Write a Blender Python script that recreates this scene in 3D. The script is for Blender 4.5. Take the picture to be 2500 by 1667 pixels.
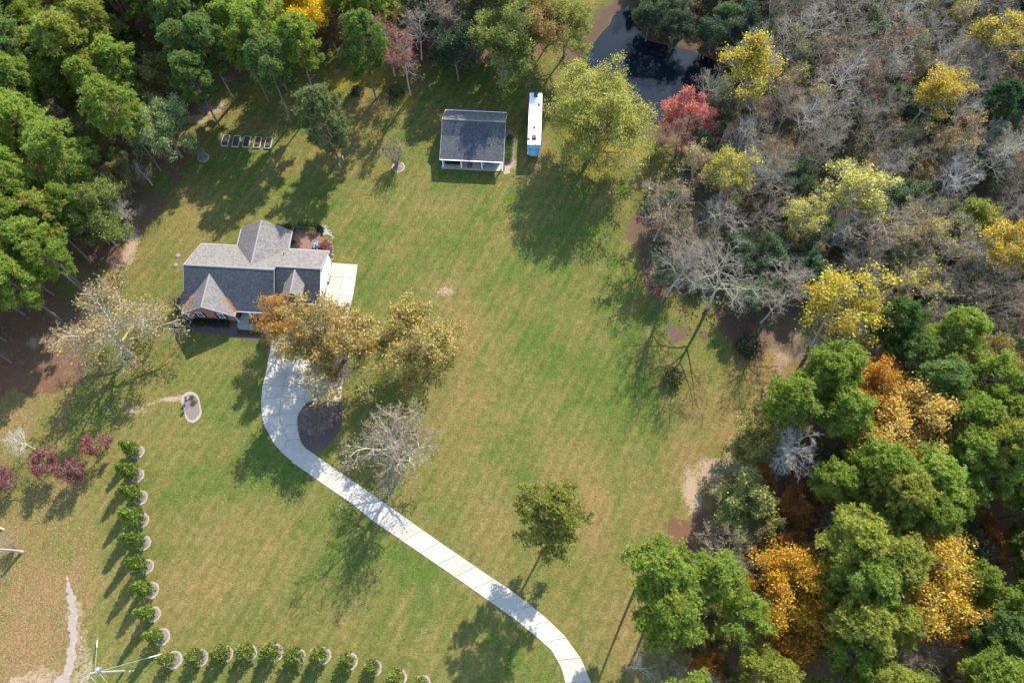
import bpy, math
import numpy as np
from mathutils import Vector, Matrix
from mathutils.geometry import tessellate_polygon

for o in list(bpy.data.objects): bpy.data.objects.remove(o)
S = bpy.context.scene
COL = S.collection
R = math.radians

# ------------------------------------------------------------------ camera, sky, sun, exposure
F, NY, H = 1750.0, 1580.0, 115.0
T = math.atan((NY - 833.5) / F)
cam = bpy.data.cameras.new('camera'); camo = bpy.data.objects.new('camera', cam); COL.objects.link(camo)
camo.location = (0, 0, H); camo.rotation_euler = (T, 0, 0)
cam.sensor_width = 36; cam.lens = 36 * F / 2500; cam.clip_end = 8000; cam.clip_start = 0.5
S.camera = camo

SUN_EL, SUN_AZ = R(37.5), math.atan2(0.455, 0.89)
world = bpy.data.worlds.new('World'); S.world = world; world.use_nodes = True
wn = world.node_tree.nodes; wl = world.node_tree.links
bg = wn['Background']; bg.inputs[1].default_value = 0.15
sky = wn.new('ShaderNodeTexSky'); sky.sky_type = 'NISHITA'; sky.sun_disc = False
sky.sun_elevation = SUN_EL; sky.sun_rotation = SUN_AZ; sky.dust_density = 0.3
# wisps of thin cloud all over the sky
tc = wn.new('ShaderNodeTexCoord'); mp = wn.new('ShaderNodeMapping'); mp.inputs['Scale'].default_value = (3, 3, 5)
nz = wn.new('ShaderNodeTexNoise'); nz.inputs['Scale'].default_value = 2.6; nz.inputs['Detail'].default_value = 8; nz.inputs['Distortion'].default_value = 0.6
cr = wn.new('ShaderNodeValToRGB'); cr.color_ramp.elements[0].position = 0.64; cr.color_ramp.elements[1].position = 0.9
mx = wn.new('ShaderNodeMix'); mx.data_type = 'RGBA'; mx.inputs[7].default_value = (3.6, 4.0, 4.6, 1)
wl.new(tc.outputs['Generated'], mp.inputs[0]); wl.new(mp.outputs[0], nz.inputs['Vector']); wl.new(nz.outputs['Fac'], cr.inputs[0])
wl.new(cr.outputs[0], mx.inputs[0]); wl.new(sky.outputs[0], mx.inputs[6]); wl.new(mx.outputs[2], bg.inputs[0])

sun = bpy.data.lights.new('sun', 'SUN'); sun.energy = 2.9; sun.angle = R(0.5); sun.color = (1.0, 0.95, 0.86)
suno = bpy.data.objects.new('sun', sun); COL.objects.link(suno)
sd = Vector((math.sin(SUN_AZ) * math.cos(SUN_EL), math.cos(SUN_AZ) * math.cos(SUN_EL), math.sin(SUN_EL)))
suno.rotation_euler = (-sd).to_track_quat('-Z', 'Y').to_euler()
suno.location = (60, 120, 150)

vs = S.view_settings
vs.view_transform = 'Standard'; vs.look = 'None'; vs.gamma = 1; vs.use_curve_mapping = False
vs.exposure = 2.22

# ------------------------------------------------------------------ helpers
def W(px, py, z=0.0):
    """photo pixel (2500 wide) -> the point at height z where that thing stands"""
    x = (px - 1250) / F; y = -(py - 833.5) / F
    d = (x, math.sin(T) + y * math.cos(T), -math.cos(T) + y * math.sin(T))
    k = (z - H) / d[2]
    return Vector((d[0] * k, d[1] * k, z))
def PX(X, Y, Z):
    Z = Z - H
    f = Y * math.sin(T) - Z * math.cos(T); u = Y * math.cos(T) + Z * math.sin(T)
    return 1250 + F * X / f, 833.5 - F * u / f

def tag(o, label=None, cat=None, group=None, kind=None):
    if label: o['label'] = label
    if cat: o['category'] = cat
    if group: o['group'] = group
    if kind: o['kind'] = kind
    return o
def empty(name, loc=(0, 0, 0), rz=0.0, **k):
    o = bpy.data.objects.new(name, None); COL.objects.link(o); o.location = loc; o.rotation_euler = (0, 0, rz)
    o.empty_display_size = 0.3
    return tag(o, **k)
def link(name, me, parent=None, loc=None, **k):
    o = bpy.data.objects.new(name, me); COL.objects.link(o)
    if parent: o.parent = parent
    if loc is not None: o.location = loc
    return tag(o, **k)

class MB:
    """collects boxes, slabs and tubes; build() links them as one mesh object"""
    def __init__(s): s.v = []; s.f = []
    def add(s, vs_, fs):
        b = len(s.v); s.v += [tuple(p) for p in vs_]; s.f += [tuple(i + b for i in f) for f in fs]; return s
    def box(s, c, d, rz=0.0):
        cx, cy, cz = c; a, b, h = d[0] / 2, d[1] / 2, d[2] / 2; ca, sa = math.cos(rz), math.sin(rz)
        vs_ = []
        for z in (-h, h):
            for x, y in ((-a, -b), (a, -b), (a, b), (-a, b)):
                vs_.append((cx + x * ca - y * sa, cy + x * sa + y * ca, cz + z))
        return s.add(vs_, [(3, 2, 1, 0), (4, 5, 6, 7), (0, 1, 5, 4), (1, 2, 6, 5), (2, 3, 7, 6), (3, 0, 4, 7)])
    def box2(s, x0, x1, y0, y1, z0, z1):
        return s.box(((x0 + x1) / 2, (y0 + y1) / 2, (z0 + z1) / 2), (x1 - x0, y1 - y0, z1 - z0))
    def slab(s, pts, th):
        """a polygon (top face) with vertical thickness"""
        n = len(pts); top = [Vector(p) for p in pts]; bot = [p - Vector((0, 0, th)) for p in top]
        tris = tessellate_polygon([top])
        nrm = sum(((top[b] - top[a]).cross(top[c] - top[a]).z for a, b, c in tris))
        fs = []
        for a, b, c in tris:
            up = (top[b] - top[a]).cross(top[c] - top[a]).z > 0
            t = (a, b, c) if up else (c, b, a)
            fs.append(t); fs.append(tuple(i + n for i in reversed(t)))
        area = sum(top[i].x * top[(i + 1) % n].y - top[(i + 1) % n].x * top[i].y for i in range(n))
        for i in range(n):
            j = (i + 1) % n
            fs.append((i, i + n, j + n, j) if area > 0 else (j, j + n, i + n, i))
        return s.add(top + bot, fs)
    def tube(s, pts, rad, n=6, cap=True):
        pts = [Vector(p) for p in pts]
        if not hasattr(rad, '__len__'): rad = [rad] * len(pts)
        b = len(s.v)
        for i, p in enumerate(pts):
            d = (pts[min(i + 1, len(pts) - 1)] - pts[max(i - 1, 0)]).normalized()
            a = d.cross(Vector((0.31, 0.17, 1)) if abs(d.z) < 0.9 else Vector((1, 0.2, 0))).normalized(); c = d.cross(a)
            for k in range(n):
                q = p + (a * math.cos(2 * math.pi * k / n) + c * math.sin(2 * math.pi * k / n)) * rad[i]
                s.v.append(tuple(q))
        for i in range(len(pts) - 1):
            for k in range(n):
                s.f.append((b + i * n + k, b + i * n + (k + 1) % n, b + (i + 1) * n + (k + 1) % n, b + (i + 1) * n + k))
        if cap:
            s.f.append(tuple(b + k for k in reversed(range(n)))); s.f.append(tuple(b + (len(pts) - 1) * n + k for k in range(n)))
        return s
    def lathe(s, prof, c=(0, 0, 0), n=12):
        b = len(s.v); m = len(prof)
        for r, z in prof:
            for k in range(n):
                a = 2 * math.pi * k / n; s.v.append((c[0] + r * math.cos(a), c[1] + r * math.sin(a), c[2] + z))
        for i in range(m - 1):
            for k in range(n):
                s.f.append((b + i * n + k, b + i * n + (k + 1) % n, b + (i + 1) * n + (k + 1) % n, b + (i + 1) * n + k))
        s.f.append(tuple(b + k for k in reversed(range(n)))); s.f.append(tuple(b + (m - 1) * n + k for k in range(n)))
        return s
    def mesh(s, name, mat):
        me = bpy.data.meshes.new(name); me.from_pydata(s.v, [], s.f); me.materials.append(mat); me.update(); return me
    def build(s, name, mat, parent=None, loc=None, bevel=0.0, **k):
        o = link(name, s.mesh(name, mat), parent, loc, **k)
        if bevel:
            m = o.modifiers.new('bevel', 'BEVEL'); m.width = bevel; m.segments = 2; m.limit_method = 'ANGLE'
        return o

def npmesh(name, mat, V, polys, tint=None, smooth=False):
    """mesh straight from numpy arrays; polys = list of (M,k) index arrays"""
    me = bpy.data.meshes.new(name)
    V = np.ascontiguousarray(V, np.float32); me.vertices.add(len(V)); me.vertices.foreach_set('co', V.ravel())
    idx = np.concatenate([p.ravel() for p in polys]).astype(np.int32)
    cnt = np.concatenate([np.full(len(p), p.shape[1]) for p in polys]).astype(np.int32)
    st = np.concatenate([[0], np.cumsum(cnt)[:-1]]).astype(np.int32)
    me.loops.add(len(idx)); me.loops.foreach_set('vertex_index', idx)
    me.polygons.add(len(cnt)); me.polygons.foreach_set('loop_start', st)
    if smooth: me.polygons.foreach_set('use_smooth', np.ones(len(cnt), bool))
    me.update(calc_edges=True)
    if tint is not None:
        at = me.attributes.new('tint', 'FLOAT', 'FACE'); at.data.foreach_set('value', tint.astype(np.float32))
    me.materials.append(mat); me.validate(); return me

# ------------------------------------------------------------------ materials
class N:
    def __init__(s, name):
        s.m = bpy.data.materials.new(name); s.m.use_nodes = True; s.t = s.m.node_tree
        s.b = s.t.nodes['Principled BSDF']; s.out = s.t.nodes['Material Output']
        s.b.inputs['Roughness'].default_value = 0.85; s.b.inputs['Specular IOR Level'].default_value = 0.25
    def n(s, ty, **k):
        o = s.t.nodes.new('ShaderNode' + ty)
        for a, v in k.items(): setattr(o, a, v)
        return o
    def l(s, a, b): s.t.links.new(a, b)
    def co(s, kind='Object', scale=(1, 1, 1), rz=0.0):
        c = s.n('TexCoord'); m = s.n('Mapping'); m.vector_type = 'TEXTURE' if rz else 'POINT'; m.inputs['Scale'].default_value = tuple(1 / q for q in scale) if rz else scale; m.inputs['Rotation'].default_value = (0, 0, rz)
        s.l(c.outputs[kind], m.inputs[0]); return m.outputs[0]
    def noise(s, vec, scale, det=4, rough=0.55, dist=0.0):
        o = s.n('TexNoise'); o.inputs['Scale'].default_value = scale; o.inputs['Detail'].default_value = det
        o.inputs['Roughness'].default_value = rough; o.inputs['Distortion'].default_value = dist
        if vec is not None: s.l(vec, o.inputs['Vector'])
        return o.outputs['Fac']
    def ramp(s, fac, stops):
        o = s.n('ValToRGB'); e = o.color_ramp.elements
        while len(e) < len(stops): e.new(0.5)
        for x, (p, c) in zip(e, stops):
            x.position = p; x.color = (*c, 1) if hasattr(c, '__len__') else (c, c, c, 1)
        s.l(fac, o.inputs[0]); return o.outputs[0]
    def mix(s, fac, a, b, mode='MIX'):
        o = s.n('Mix', data_type='RGBA', blend_type=mode)
        for i, v in ((0, fac), (6, a), (7, b)):
            sock = o.inputs[i]
            if hasattr(v, 'links'): s.l(v, sock)
            elif hasattr(v, '__len__'): sock.default_value = (*v, 1)
            else: sock.default_value = v if i == 0 else (v, v, v, 1)
        return o.outputs[2]
    def math(s, op, a, b=0.0, clamp=False):
        o = s.n('Math', operation=op, use_clamp=clamp)
        for sock, v in ((o.inputs[0], a), (o.inputs[1], b)):
            if hasattr(v, 'links'): s.l(v, sock)
            else: sock.default_value = v
        return o.outputs[0]
    def bump(s, h, dist=0.05, strength=0.6):
        o = s.n('Bump'); o.inputs['Distance'].default_value = dist; o.inputs['Strength'].default_value = strength
        s.l(h, o.inputs['Height']); s.l(o.outputs[0], s.b.inputs['Normal'])
    def color(s, c):
        if hasattr(c, 'links'): s.l(c, s.b.inputs['Base Color'])
        else: s.b.inputs['Base Color'].default_value = (*c, 1)
        return s

def plain(name, c, rough=0.7, var=0.2, scale=6.0, metal=0.0, spec=0.3):
    m = N(name); v = m.co('Object'); n1 = m.noise(v, scale, 5)
    f = m.ramp(n1, [(0.25, 1 - var), (0.75, 1 + var * 0.5)])
    m.color(m.mix(1.0, c, f, 'MULTIPLY')); m.b.inputs['Roughness'].default_value = rough
    m.b.inputs['Metallic'].default_value = metal; m.b.inputs['Specular IOR Level'].default_value = spec
    m.bump(n1, 0.02, 0.25)
    return m.m

def shingle(name, c, c2):
    m = N(name); v = m.co('Object')
    br = m.n('TexBrick'); br.offset = 0.5
    br.inputs['Scale'].default_value = 1; br.inputs['Brick Width'].default_value = 0.33; br.inputs['Row Height'].default_value = 0.2
    br.inputs['Mortar Size'].default_value = 0.02; br.inputs['Color1'].default_value = (0.75, 0.75, 0.75, 1)
    br.inputs['Color2'].default_value = (1.25, 1.25, 1.25, 1); br.inputs['Mortar'].default_value = (0.5, 0.5, 0.5, 1)
    m.l(v, br.inputs['Vector'])
    n1 = m.noise(v, 0.5, 3); n2 = m.noise(v, 3.2, 2, 0.8)
    base = m.mix(m.ramp(n1, [(0.3, 0.0), (0.7, 1.0)]), c, c2)
    base = m.mix(1.0, base, br.outputs['Color'], 'MULTIPLY')
    base = m.mix(1.0, base, m.ramp(n2, [(0.3, 0.76), (0.7, 1.22)]), 'MULTIPLY')
    m.color(base); m.b.inputs['Roughness'].default_value = 0.92; m.b.inputs['Specular IOR Level'].default_value = 0.15
    m.bump(br.outputs['Fac'], 0.03, -0.5)
    return m.m

def foliage(name, trans=0.35, hue=0.05, rough=0.6):
    """colour comes from the object's own colour, each leaf a little different"""
    m = N(name); m.t.nodes.remove(m.b)
    oi = m.n('ObjectInfo'); at = m.n('Attribute', attribute_name='tint')
    h = m.n('HueSaturation'); m.l(oi.outputs['Color'], h.inputs['Color'])
    m.l(m.math('ADD', m.math('MULTIPLY', m.math('SUBTRACT', at.outputs['Fac'], 0.5), -hue), 0.5), h.inputs['Hue'])
    fr = m.math('FRACT', m.math('MULTIPLY', at.outputs['Fac'], 7.31))
    m.l(m.math('ADD', m.math('MULTIPLY', fr, 0.9), 0.6), h.inputs['Value'])
    d = m.n('BsdfDiffuse'); tr = m.n('BsdfTranslucent'); gl = m.n('BsdfGlossy'); gl.inputs['Roughness'].default_value = 0.5
    m.l(h.outputs[0], d.inputs[0]); m.l(h.outputs[0], tr.inputs[0])
    ms = m.n('MixShader'); ms.inputs[0].default_value = trans; m.l(d.outputs[0], ms.inputs[1]); m.l(tr.outputs[0], ms.inputs[2])
    m2 = m.n('MixShader'); m2.inputs[0].default_value = 0.012; m.l(ms.outputs[0], m2.inputs[1]); m.l(gl.outputs[0], m2.inputs[2])
    m.l(m2.outputs[0], m.out.inputs[0]); return m.m

def bark(name, c, c2):
    m = N(name); v = m.co('Object', (1, 1, 0.25)); n1 = m.noise(v, 6, 5, 0.7)
    oi = m.n('ObjectInfo')
    b = m.mix(n1, c, c2)
    b = m.mix(1.0, b, oi.outputs['Color'], 'MULTIPLY')
    m.color(b); m.bump(n1, 0.05, 0.7); return m.m

M = {}
M['needle'] = foliage('pine_needles', 0.52, 0.09)
M['leaf'] = foliage('autumn_leaves', 0.42, 0.07)
M['bark'] = bark('brown_bark', (0.10, 0.075, 0.06), (0.22, 0.18, 0.15))
M['pinebark'] = bark('pine_bark', (0.085, 0.06, 0.05), (0.17, 0.13, 0.115))
M['twig'] = bark('grey_twigs', (0.135, 0.115, 0.085), (0.31, 0.275, 0.215))
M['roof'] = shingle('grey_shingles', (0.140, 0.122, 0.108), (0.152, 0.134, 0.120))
M['roofshaded'] = shingle('shaded_shingles', (0.054, 0.056, 0.060), (0.064, 0.066, 0.070))  # darker copy of the grey shingles: shade on the front slopes put into colour
M['cap'] = plain('ridge_cap', (0.17, 0.155, 0.135), 0.9, 0.15)
M['white'] = plain('white_paint', (0.78, 0.78, 0.76), 0.5, 0.06)
M['trimw'] = plain('cream_trim', (0.27, 0.25, 0.22), 0.6, 0.08)
M['black'] = plain('black_paint', (0.02, 0.02, 0.022), 0.5, 0.2)
M['dark'] = plain('dark_plastic', (0.045, 0.047, 0.05), 0.45, 0.2)
M['steel'] = plain('galvanised_steel', (0.42, 0.43, 0.44), 0.4, 0.15, metal=0.7)
M['polewood'] = plain('weathered_pole', (0.27, 0.255, 0.22), 0.9, 0.35, 3)
M['board'] = plain('weathered_board', (0.34, 0.30, 0.26), 0.9, 0.25, 5)
M['soil'] = plain('garden_soil', (0.055, 0.04, 0.035), 1.0, 0.5, 5)
M['mulch'] = plain('brown_mulch', (0.085, 0.058, 0.05), 1.0, 0.6, 7)
M['mulchpale'] = plain('faded_mulch', (0.15, 0.115, 0.10), 1.0, 0.45, 7)
M['sandy'] = plain('pale_sand', (0.25, 0.205, 0.16), 1.0, 0.3, 3)
M['stone'] = plain('pale_stone', (0.20, 0.18, 0.15), 0.9, 0.35, 4)
M['lid'] = plain('grey_lid', (0.15, 0.155, 0.16), 0.8, 0.25)
M['blue'] = plain('sky_blue_fabric', (0.13, 0.42, 0.62), 0.7, 0.15)
M['navy'] = plain('navy_fabric', (0.015, 0.025, 0.06), 0.8, 0.2)
M['capblue'] = plain('blue_front_cap', (0.13, 0.26, 0.345), 0.35, 0.08, 3)
M['capgrey'] = plain('blue_grey_trim', (0.28, 0.36, 0.44), 0.4, 0.08)
M['red'] = plain('red_flowers', (0.45, 0.06, 0.08), 0.8, 0.3)
M['rust'] = plain('rust_brick', (0.20, 0.075, 0.05), 0.9, 0.3)
M['pot'] = plain('clay_pot', (0.30, 0.20, 0.15), 0.8, 0.2)
M['rvwhite'] = plain('camper_roof_white', (0.76, 0.77, 0.75), 0.45, 0.05, 1.2)
M['rubber'] = plain('tyre_rubber', (0.025, 0.025, 0.025), 0.8, 0.2)
M['wire'] = plain('aluminium_wire', (0.45, 0.45, 0.42), 0.5, 0.1)

m = N('brick'); v = m.co('Object')
br = m.n('TexBrick'); br.inputs['Scale'].default_value = 1; br.inputs['Brick Width'].default_value = 0.22; br.inputs['Row Height'].default_value = 0.075
br.inputs['Mortar Size'].default_value = 0.008; br.inputs['Color1'].default_value = (0.20, 0.062, 0.045, 1); br.inputs['Color2'].default_value = (0.27, 0.10, 0.075, 1)
br.inputs['Mortar'].default_value = (0.3, 0.27, 0.25, 1)
sw = m.n('SeparateXYZ'); cb = m.n('CombineXYZ'); m.l(v, sw.inputs[0]); m.l(m.math('ADD', sw.outputs[0], sw.outputs[1]), cb.inputs[0]); m.l(sw.outputs[2], cb.inputs[1])
m.l(cb.outputs[0], br.inputs['Vector']); m.color(m.mix(m.noise(v, 1.5), br.outputs['Color'], (0.15, 0.05, 0.04))); M['brick'] = m.m

m = N('lap_siding'); v = m.co('Object'); sw = m.n('SeparateXYZ'); m.l(v, sw.inputs[0])
fr = m.math('FRACT', m.math('MULTIPLY', sw.outputs[2], 6.5)); m.color(m.mix(m.noise(v, 2), (0.72, 0.72, 0.70), (0.80, 0.80, 0.78))); m.bump(fr, 0.03, 0.6)
m.b.inputs['Roughness'].default_value = 0.55; M['siding'] = m.m

m = N('glass'); m.color((0.05, 0.065, 0.08)); m.b.inputs['Roughness'].default_value = 0.05; m.b.inputs['Specular IOR Level'].default_value = 0.8; M['glass'] = m.m

m = N('deck_boards'); v = m.co('Object'); sw = m.n('SeparateXYZ'); m.l(v, sw.inputs[0])
ro = m.math('MULTIPLY', sw.outputs[1], 7.0); fr = m.math('FRACT', ro)
wnz = m.n('TexWhiteNoise', noise_dimensions='1D'); m.l(m.math('FLOOR', ro), wnz.inputs['W'])
c = m.mix(wnz.outputs['Value'], (0.17, 0.085, 0.052), (0.25, 0.14, 0.09))
c = m.mix(m.noise(m.co('Object', (0.4, 6, 1)), 3), c, (0.14, 0.075, 0.05))
c = m.mix(m.math('LESS_THAN', fr, 0.08), c, (0.04, 0.025, 0.02)); m.color(c); M['deck'] = m.m
M['rail'] = plain('stained_rail', (0.085, 0.045, 0.032), 0.8, 0.25)

m = N('concrete'); v = m.co('Object'); oi = m.n('ObjectInfo')
n1 = m.noise(v, 0.5, 6); n2 = m.noise(v, 7, 4)
c = m.mix(n1, (0.305, 0.268, 0.210), (0.39, 0.35, 0.28)); c = m.mix(1.0, c, m.ramp(n2, [(0.25, 0.86), (0.7, 1.04)]), 'MULTIPLY')
c = m.mix(1.0, c, m.ramp(oi.outputs['Random'], [(0.0, 0.9), (1.0, 1.06)]), 'MULTIPLY')
c = m.mix(1.0, c, m.ramp(m.noise(m.co('Object', (1, 1, 1)), 1.7, 5, 0.75, 1.5), [(0.35, 0.8), (0.6, 1.03)]), 'MULTIPLY')
m.color(c); m.bump(n2, 0.01, 0.3); m.b.inputs['Roughness'].default_value = 0.9; M['concrete'] = m.m
M['joint'] = plain('joint_grit', (0.11, 0.105, 0.10), 1.0, 0.3)

m = N('pond_water'); v = m.co('Object'); m.color((0.006, 0.010, 0.013)); m.b.inputs['Roughness'].default_value = 0.03
m.b.inputs['IOR'].default_value = 1.33; m.b.inputs['Specular IOR Level'].default_value = 0.28; m.bump(m.noise(v, 1.1, 3), 0.02, 0.06); M['water'] = m.m
# ------------------------------------------------------------------ ground
def poly_w(pts, z=0.0): return np.array([[*W(x, y, z)[:2]] for x, y in pts])
def sdist(P, poly):
    """signed distance to a polygon, negative inside"""
    d = np.full(len(P), 1e9); ins = np.zeros(len(P), bool); n = len(poly)
    for i in range(n):
        a, b = poly[i], poly[(i + 1) % n]; e = b - a; w = P - a
        t = np.clip((w @ e) / (e @ e + 1e-9), 0, 1); d = np.minimum(d, np.hypot(*(w - t[:, None] * e).T))
        c = ((a[1] > P[:, 1]) != (b[1] > P[:, 1]))
        with np.errstate(divide='ignore', invalid='ignore'):
            xi = (b[0] - a[0]) * (P[:, 1] - a[1]) / (b[1] - a[1] + 1e-12) + a[0]
        ins ^= c & (P[:, 0] < xi)
    return np.where(ins, -d, d)
def soft(P, pts, w, z=0.0, jit=None):
    d = sdist(P, poly_w(pts, z))
    if jit is not None: d = d + jit
    return np.clip(0.5 - d / (2 * w), 0, 1)
def blob(P, px, py, rpx, ry=None):
    c = W(px, py); rx = rpx * 0.068; r2 = (ry or rpx) * 0.068 / max(0.6, math.cos(T + math.atan((833.5 - py) / F)))
    return np.exp(-(((P[:, 0] - c.x) / rx) ** 2 + ((P[:, 1] - c.y) / r2) ** 2))
_rs = np.random.RandomState(3)
_K = [(_rs.uniform(-1, 1, 2) * f, _rs.uniform(0, 6.28), 1 / f ** 0.6) for f in (0.05, 0.09, 0.15, 0.22, 0.35, 0.5, 0.8, 1.2) for _ in range(3)]
def wob(P):
    return sum(a * np.sin(P @ k * 6.28 + p) for k, p, a in _K) / 4

FOREST_UL = [(-500, 1120), (-100, 1010), (0, 958), (60, 925), (120, 885), (180, 862), (217, 782), (248, 692), (288, 628), (334, 570), (364, 507), (399, 422), (412, 350), (455, 295), (520, 225), (585, 190),
             (640, 170), (700, 160), (800, 150), (880, 140), (960, 148), (1040, 160), (1130, 165), (1205, 165), (1290, 115), (1335, 60), (1360, 0), (1380, -120), (1380, -400), (-900, -400)]
FOREST_R = [(1540, -400), (1545, -20), (1568, 55), (1595, 90), (1640, 103), (1700, 115), (1765, 140), (1785, 190), (1735, 260), (1660, 305), (1655, 390), (1625, 440), (1585, 510), (1568, 600), (1580, 690), (1610, 745), (1680, 765), (1750, 775), (1805, 815), (1850, 850), (1905, 800),
            (1960, 770), (1985, 800), (1945, 870), (1905, 940), (1865, 1000), (1820, 1070), (1770, 1180), (1735, 1260), (1690, 1350), (1640, 1430), (1610, 1520), (1575, 1600), (1545, 1700), (1500, 1850), (3300, 1850), (3300, -400)]
POND = [(1535, 10), (1515, 30), (1497, 38), (1490, 58), (1465, 85), (1428, 135), (1440, 200), (1520, 250), (1600, 305), (1650, 300), (1722, 250), (1768, 190), (1750, 150), (1695, 125), (1635, 112), (1580, 98), (1550, 55)]

ax = np.concatenate([[-4000, -1500, -600, -300, -180], np.arange(-132, 133, 0.75), [180, 300, 600, 1500, 4000]])
ay = np.concatenate([[-4000, -1500, -600, -200, -60], np.arange(-26, 181, 0.75), [220, 320, 600, 1500, 4000]])
GX, GY = np.meshgrid(ax, ay); P2 = np.stack([GX.ravel(), GY.ravel()], 1)
jw = wob(P2)
far = np.clip((np.abs(P2[:, 0]) - 118) / 20, 0, 1)
litter = np.maximum(soft(P2, FOREST_UL, 1.6, jit=jw * 1.3), soft(P2, FOREST_R, 1.8, jit=jw * 1.3))
pd = sdist(P2, poly_w(POND))
GZ = np.where(pd < 0.3, -np.clip((0.3 - pd) * 0.5, 0, 1.2), 0.0)
GZ += np.clip(wob(P2 * 0.5) * 0.06, -0.12, 0.12) * (litter < 0.02) * 0.0
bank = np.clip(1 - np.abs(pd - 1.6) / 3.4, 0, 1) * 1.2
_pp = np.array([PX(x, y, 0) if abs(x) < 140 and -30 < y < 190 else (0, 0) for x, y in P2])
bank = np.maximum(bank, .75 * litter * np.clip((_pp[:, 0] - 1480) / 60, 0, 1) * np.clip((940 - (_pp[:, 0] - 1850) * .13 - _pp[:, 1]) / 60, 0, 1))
sand = np.zeros(len(P2)); green = np.zeros(len(P2)); leaf = np.zeros(len(P2)); thatch = np.zeros(len(P2))
for x, y, r, ry, a in [(318, 605, 20, 52, .7), (285, 662, 20, 28, .5), (340, 520, 16, 30, .5), (520, 265, 50, 26, .6), (480, 290, 40, 14, .7), (560, 195, 22, 12, .5), (1085, 712, 26, 14, .55), (1060, 705, 14, 8, .3), (1690, 1205, 22, 58, .7), (1725, 1150, 34, 40, .55),
                       (330, 1000, 26, 8, .75), (370, 985, 16, 6, .6), (415, 975, 28, 7, .8), (440, 968, 14, 6, .6), (1235, 180, 22, 12, .8), (1290, 205, 18, 20, .5), (1310, 130, 18, 10, .35), (1350, 100, 14, 7, .5), (1280, 385, 30, 12, .4), (1300, 402, 20, 8, .5),
                       (1500, 330, 60, 14, .5), (1460, 300, 30, 20, .6), (270, 1000, 30, 20, .35), (1250, 400, 14, 20, .6), (160, 800, 20, 30, .35), (85, 835, 22, 16, .55), (240, 1560, 5, 10, .6), (700, 1440, 40, 10, .15), (820, 175, 14, 8, .6)]:
    sand = np.maximum(sand, a * blob(P2, x, y, r * 1.3, ry * 1.3))
# winding pale footpath of bare soil through the right hand wood
for pts, w, a in [([(163, 1405), (172, 1450), (178, 1500), (178, 1560), (174, 1610), (158, 1652), (122, 1705)], 1.5, .42), ([(1975, 770), (1930, 850), (1885, 930), (1845, 1010), (1800, 1085), (1750, 1150)], 2.8, .46), ([(1700, 520), (1665, 610), (1640, 660)], 1.6, .75), ([(1640, 330), (1615, 400), (1590, 450)], 2.5, .35)]:
    q = poly_w(pts)
    for i in range(len(q) - 1):
        e = q[i + 1] - q[i]; t = np.clip(((P2 - q[i]) @ e) / (e @ e), 0, 1); d = np.hypot(*(P2 - q[i] - t[:, None] * e).T) + jw
        c = a * np.clip(1.2 - d / w, 0, 1); sand = np.maximum(sand, c); litter = litter * (1 - np.clip(c * 1.3, 0, 1))
for x, y, r, ry, a in [(1380, 620, 120, 150, .9), (1420, 470, 90, 60, .6), (1330, 820, 90, 110, .55), (1460, 900, 120, 110, .9), (1560, 1060, 90, 110, .7), (1100, 560, 130, 60, .65), (1130, 190, 110, 45, .9), (1240, 260, 60, 60, .7), (1290, 330, 60, 60, .6),
                       (640, 880, 60, 110, .5), (560, 960, 70, 80, .6), (640, 1180, 90, 80, .8), (800, 1330, 120, 80, .7), (1000, 1360, 80, 60, .45), (1300, 1600, 60, 60, .5), (700, 470, 140, 70, .6), (560, 400, 120, 60, .6), (1150, 440, 90, 40, .6), (880, 1650, 200, 30, .5), (1250, 1560, 50, 80, .6),
                       (960, 1130, 60, 60, .5), (900, 960, 40, 60, .5), (500, 830, 80, 40, .7), (1020, 620, 90, 50, .4), (880, 560, 60, 40, .6), (1250, 1000, 70, 120, .3), (430, 1640, 200, 25, .25), (950, 480, 80, 40, .4), (1450, 40, 40, 80, .5), (1430, 1400, 60, 80, .2)]:
    green = np.maximum(green, .82 * a * blob(P2, x, y, r * 1.15, ry * 1.15))
for x, y, r, ry, a in [(175, 930, 12, 130, .8), (20, 1040, 60, 90, .7), (60, 1300, 120, 80, .55), (90, 1450, 110, 90, .9), (60, 1580, 110, 90, 1.), (195, 1540, 14, 120, 1.), (185, 1400, 22, 90, .9), (120, 1220, 60, 50, .6), (200, 1190, 60, 50, .5), (95, 960, 60, 50, .35), (330, 780, 60, 50, .3), (290, 700, 50, 50, .25), (1010, 930, 80, 60, .35), (880, 860, 60, 50, .4), (980, 1130, 60, 50, .35), (1480, 400, 90, 60, .45), (350, 860, 60, 50, .35), (1600, 470, 50, 80, .4), (1820, 980, 80, 90, .5), (1560, 800, 80, 40, .35), (500, 330, 40, 40, .2), (880, 240, 90, 40, .3)]:
    leaf = np.maximum(leaf, a * blob(P2, x, y, r * 1.25, ry * 1.25))
_lx = np.array([PX(x, y, 0)[0] if abs(x) < 140 and -30 < y < 180 else 0 for x, y in P2]); leaf *= np.clip((215 - _lx) / 12 + jw * 1.2 + (P2[:, 1] > 24) * 0.6 + (_lx > 300), 0, 1)
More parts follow.
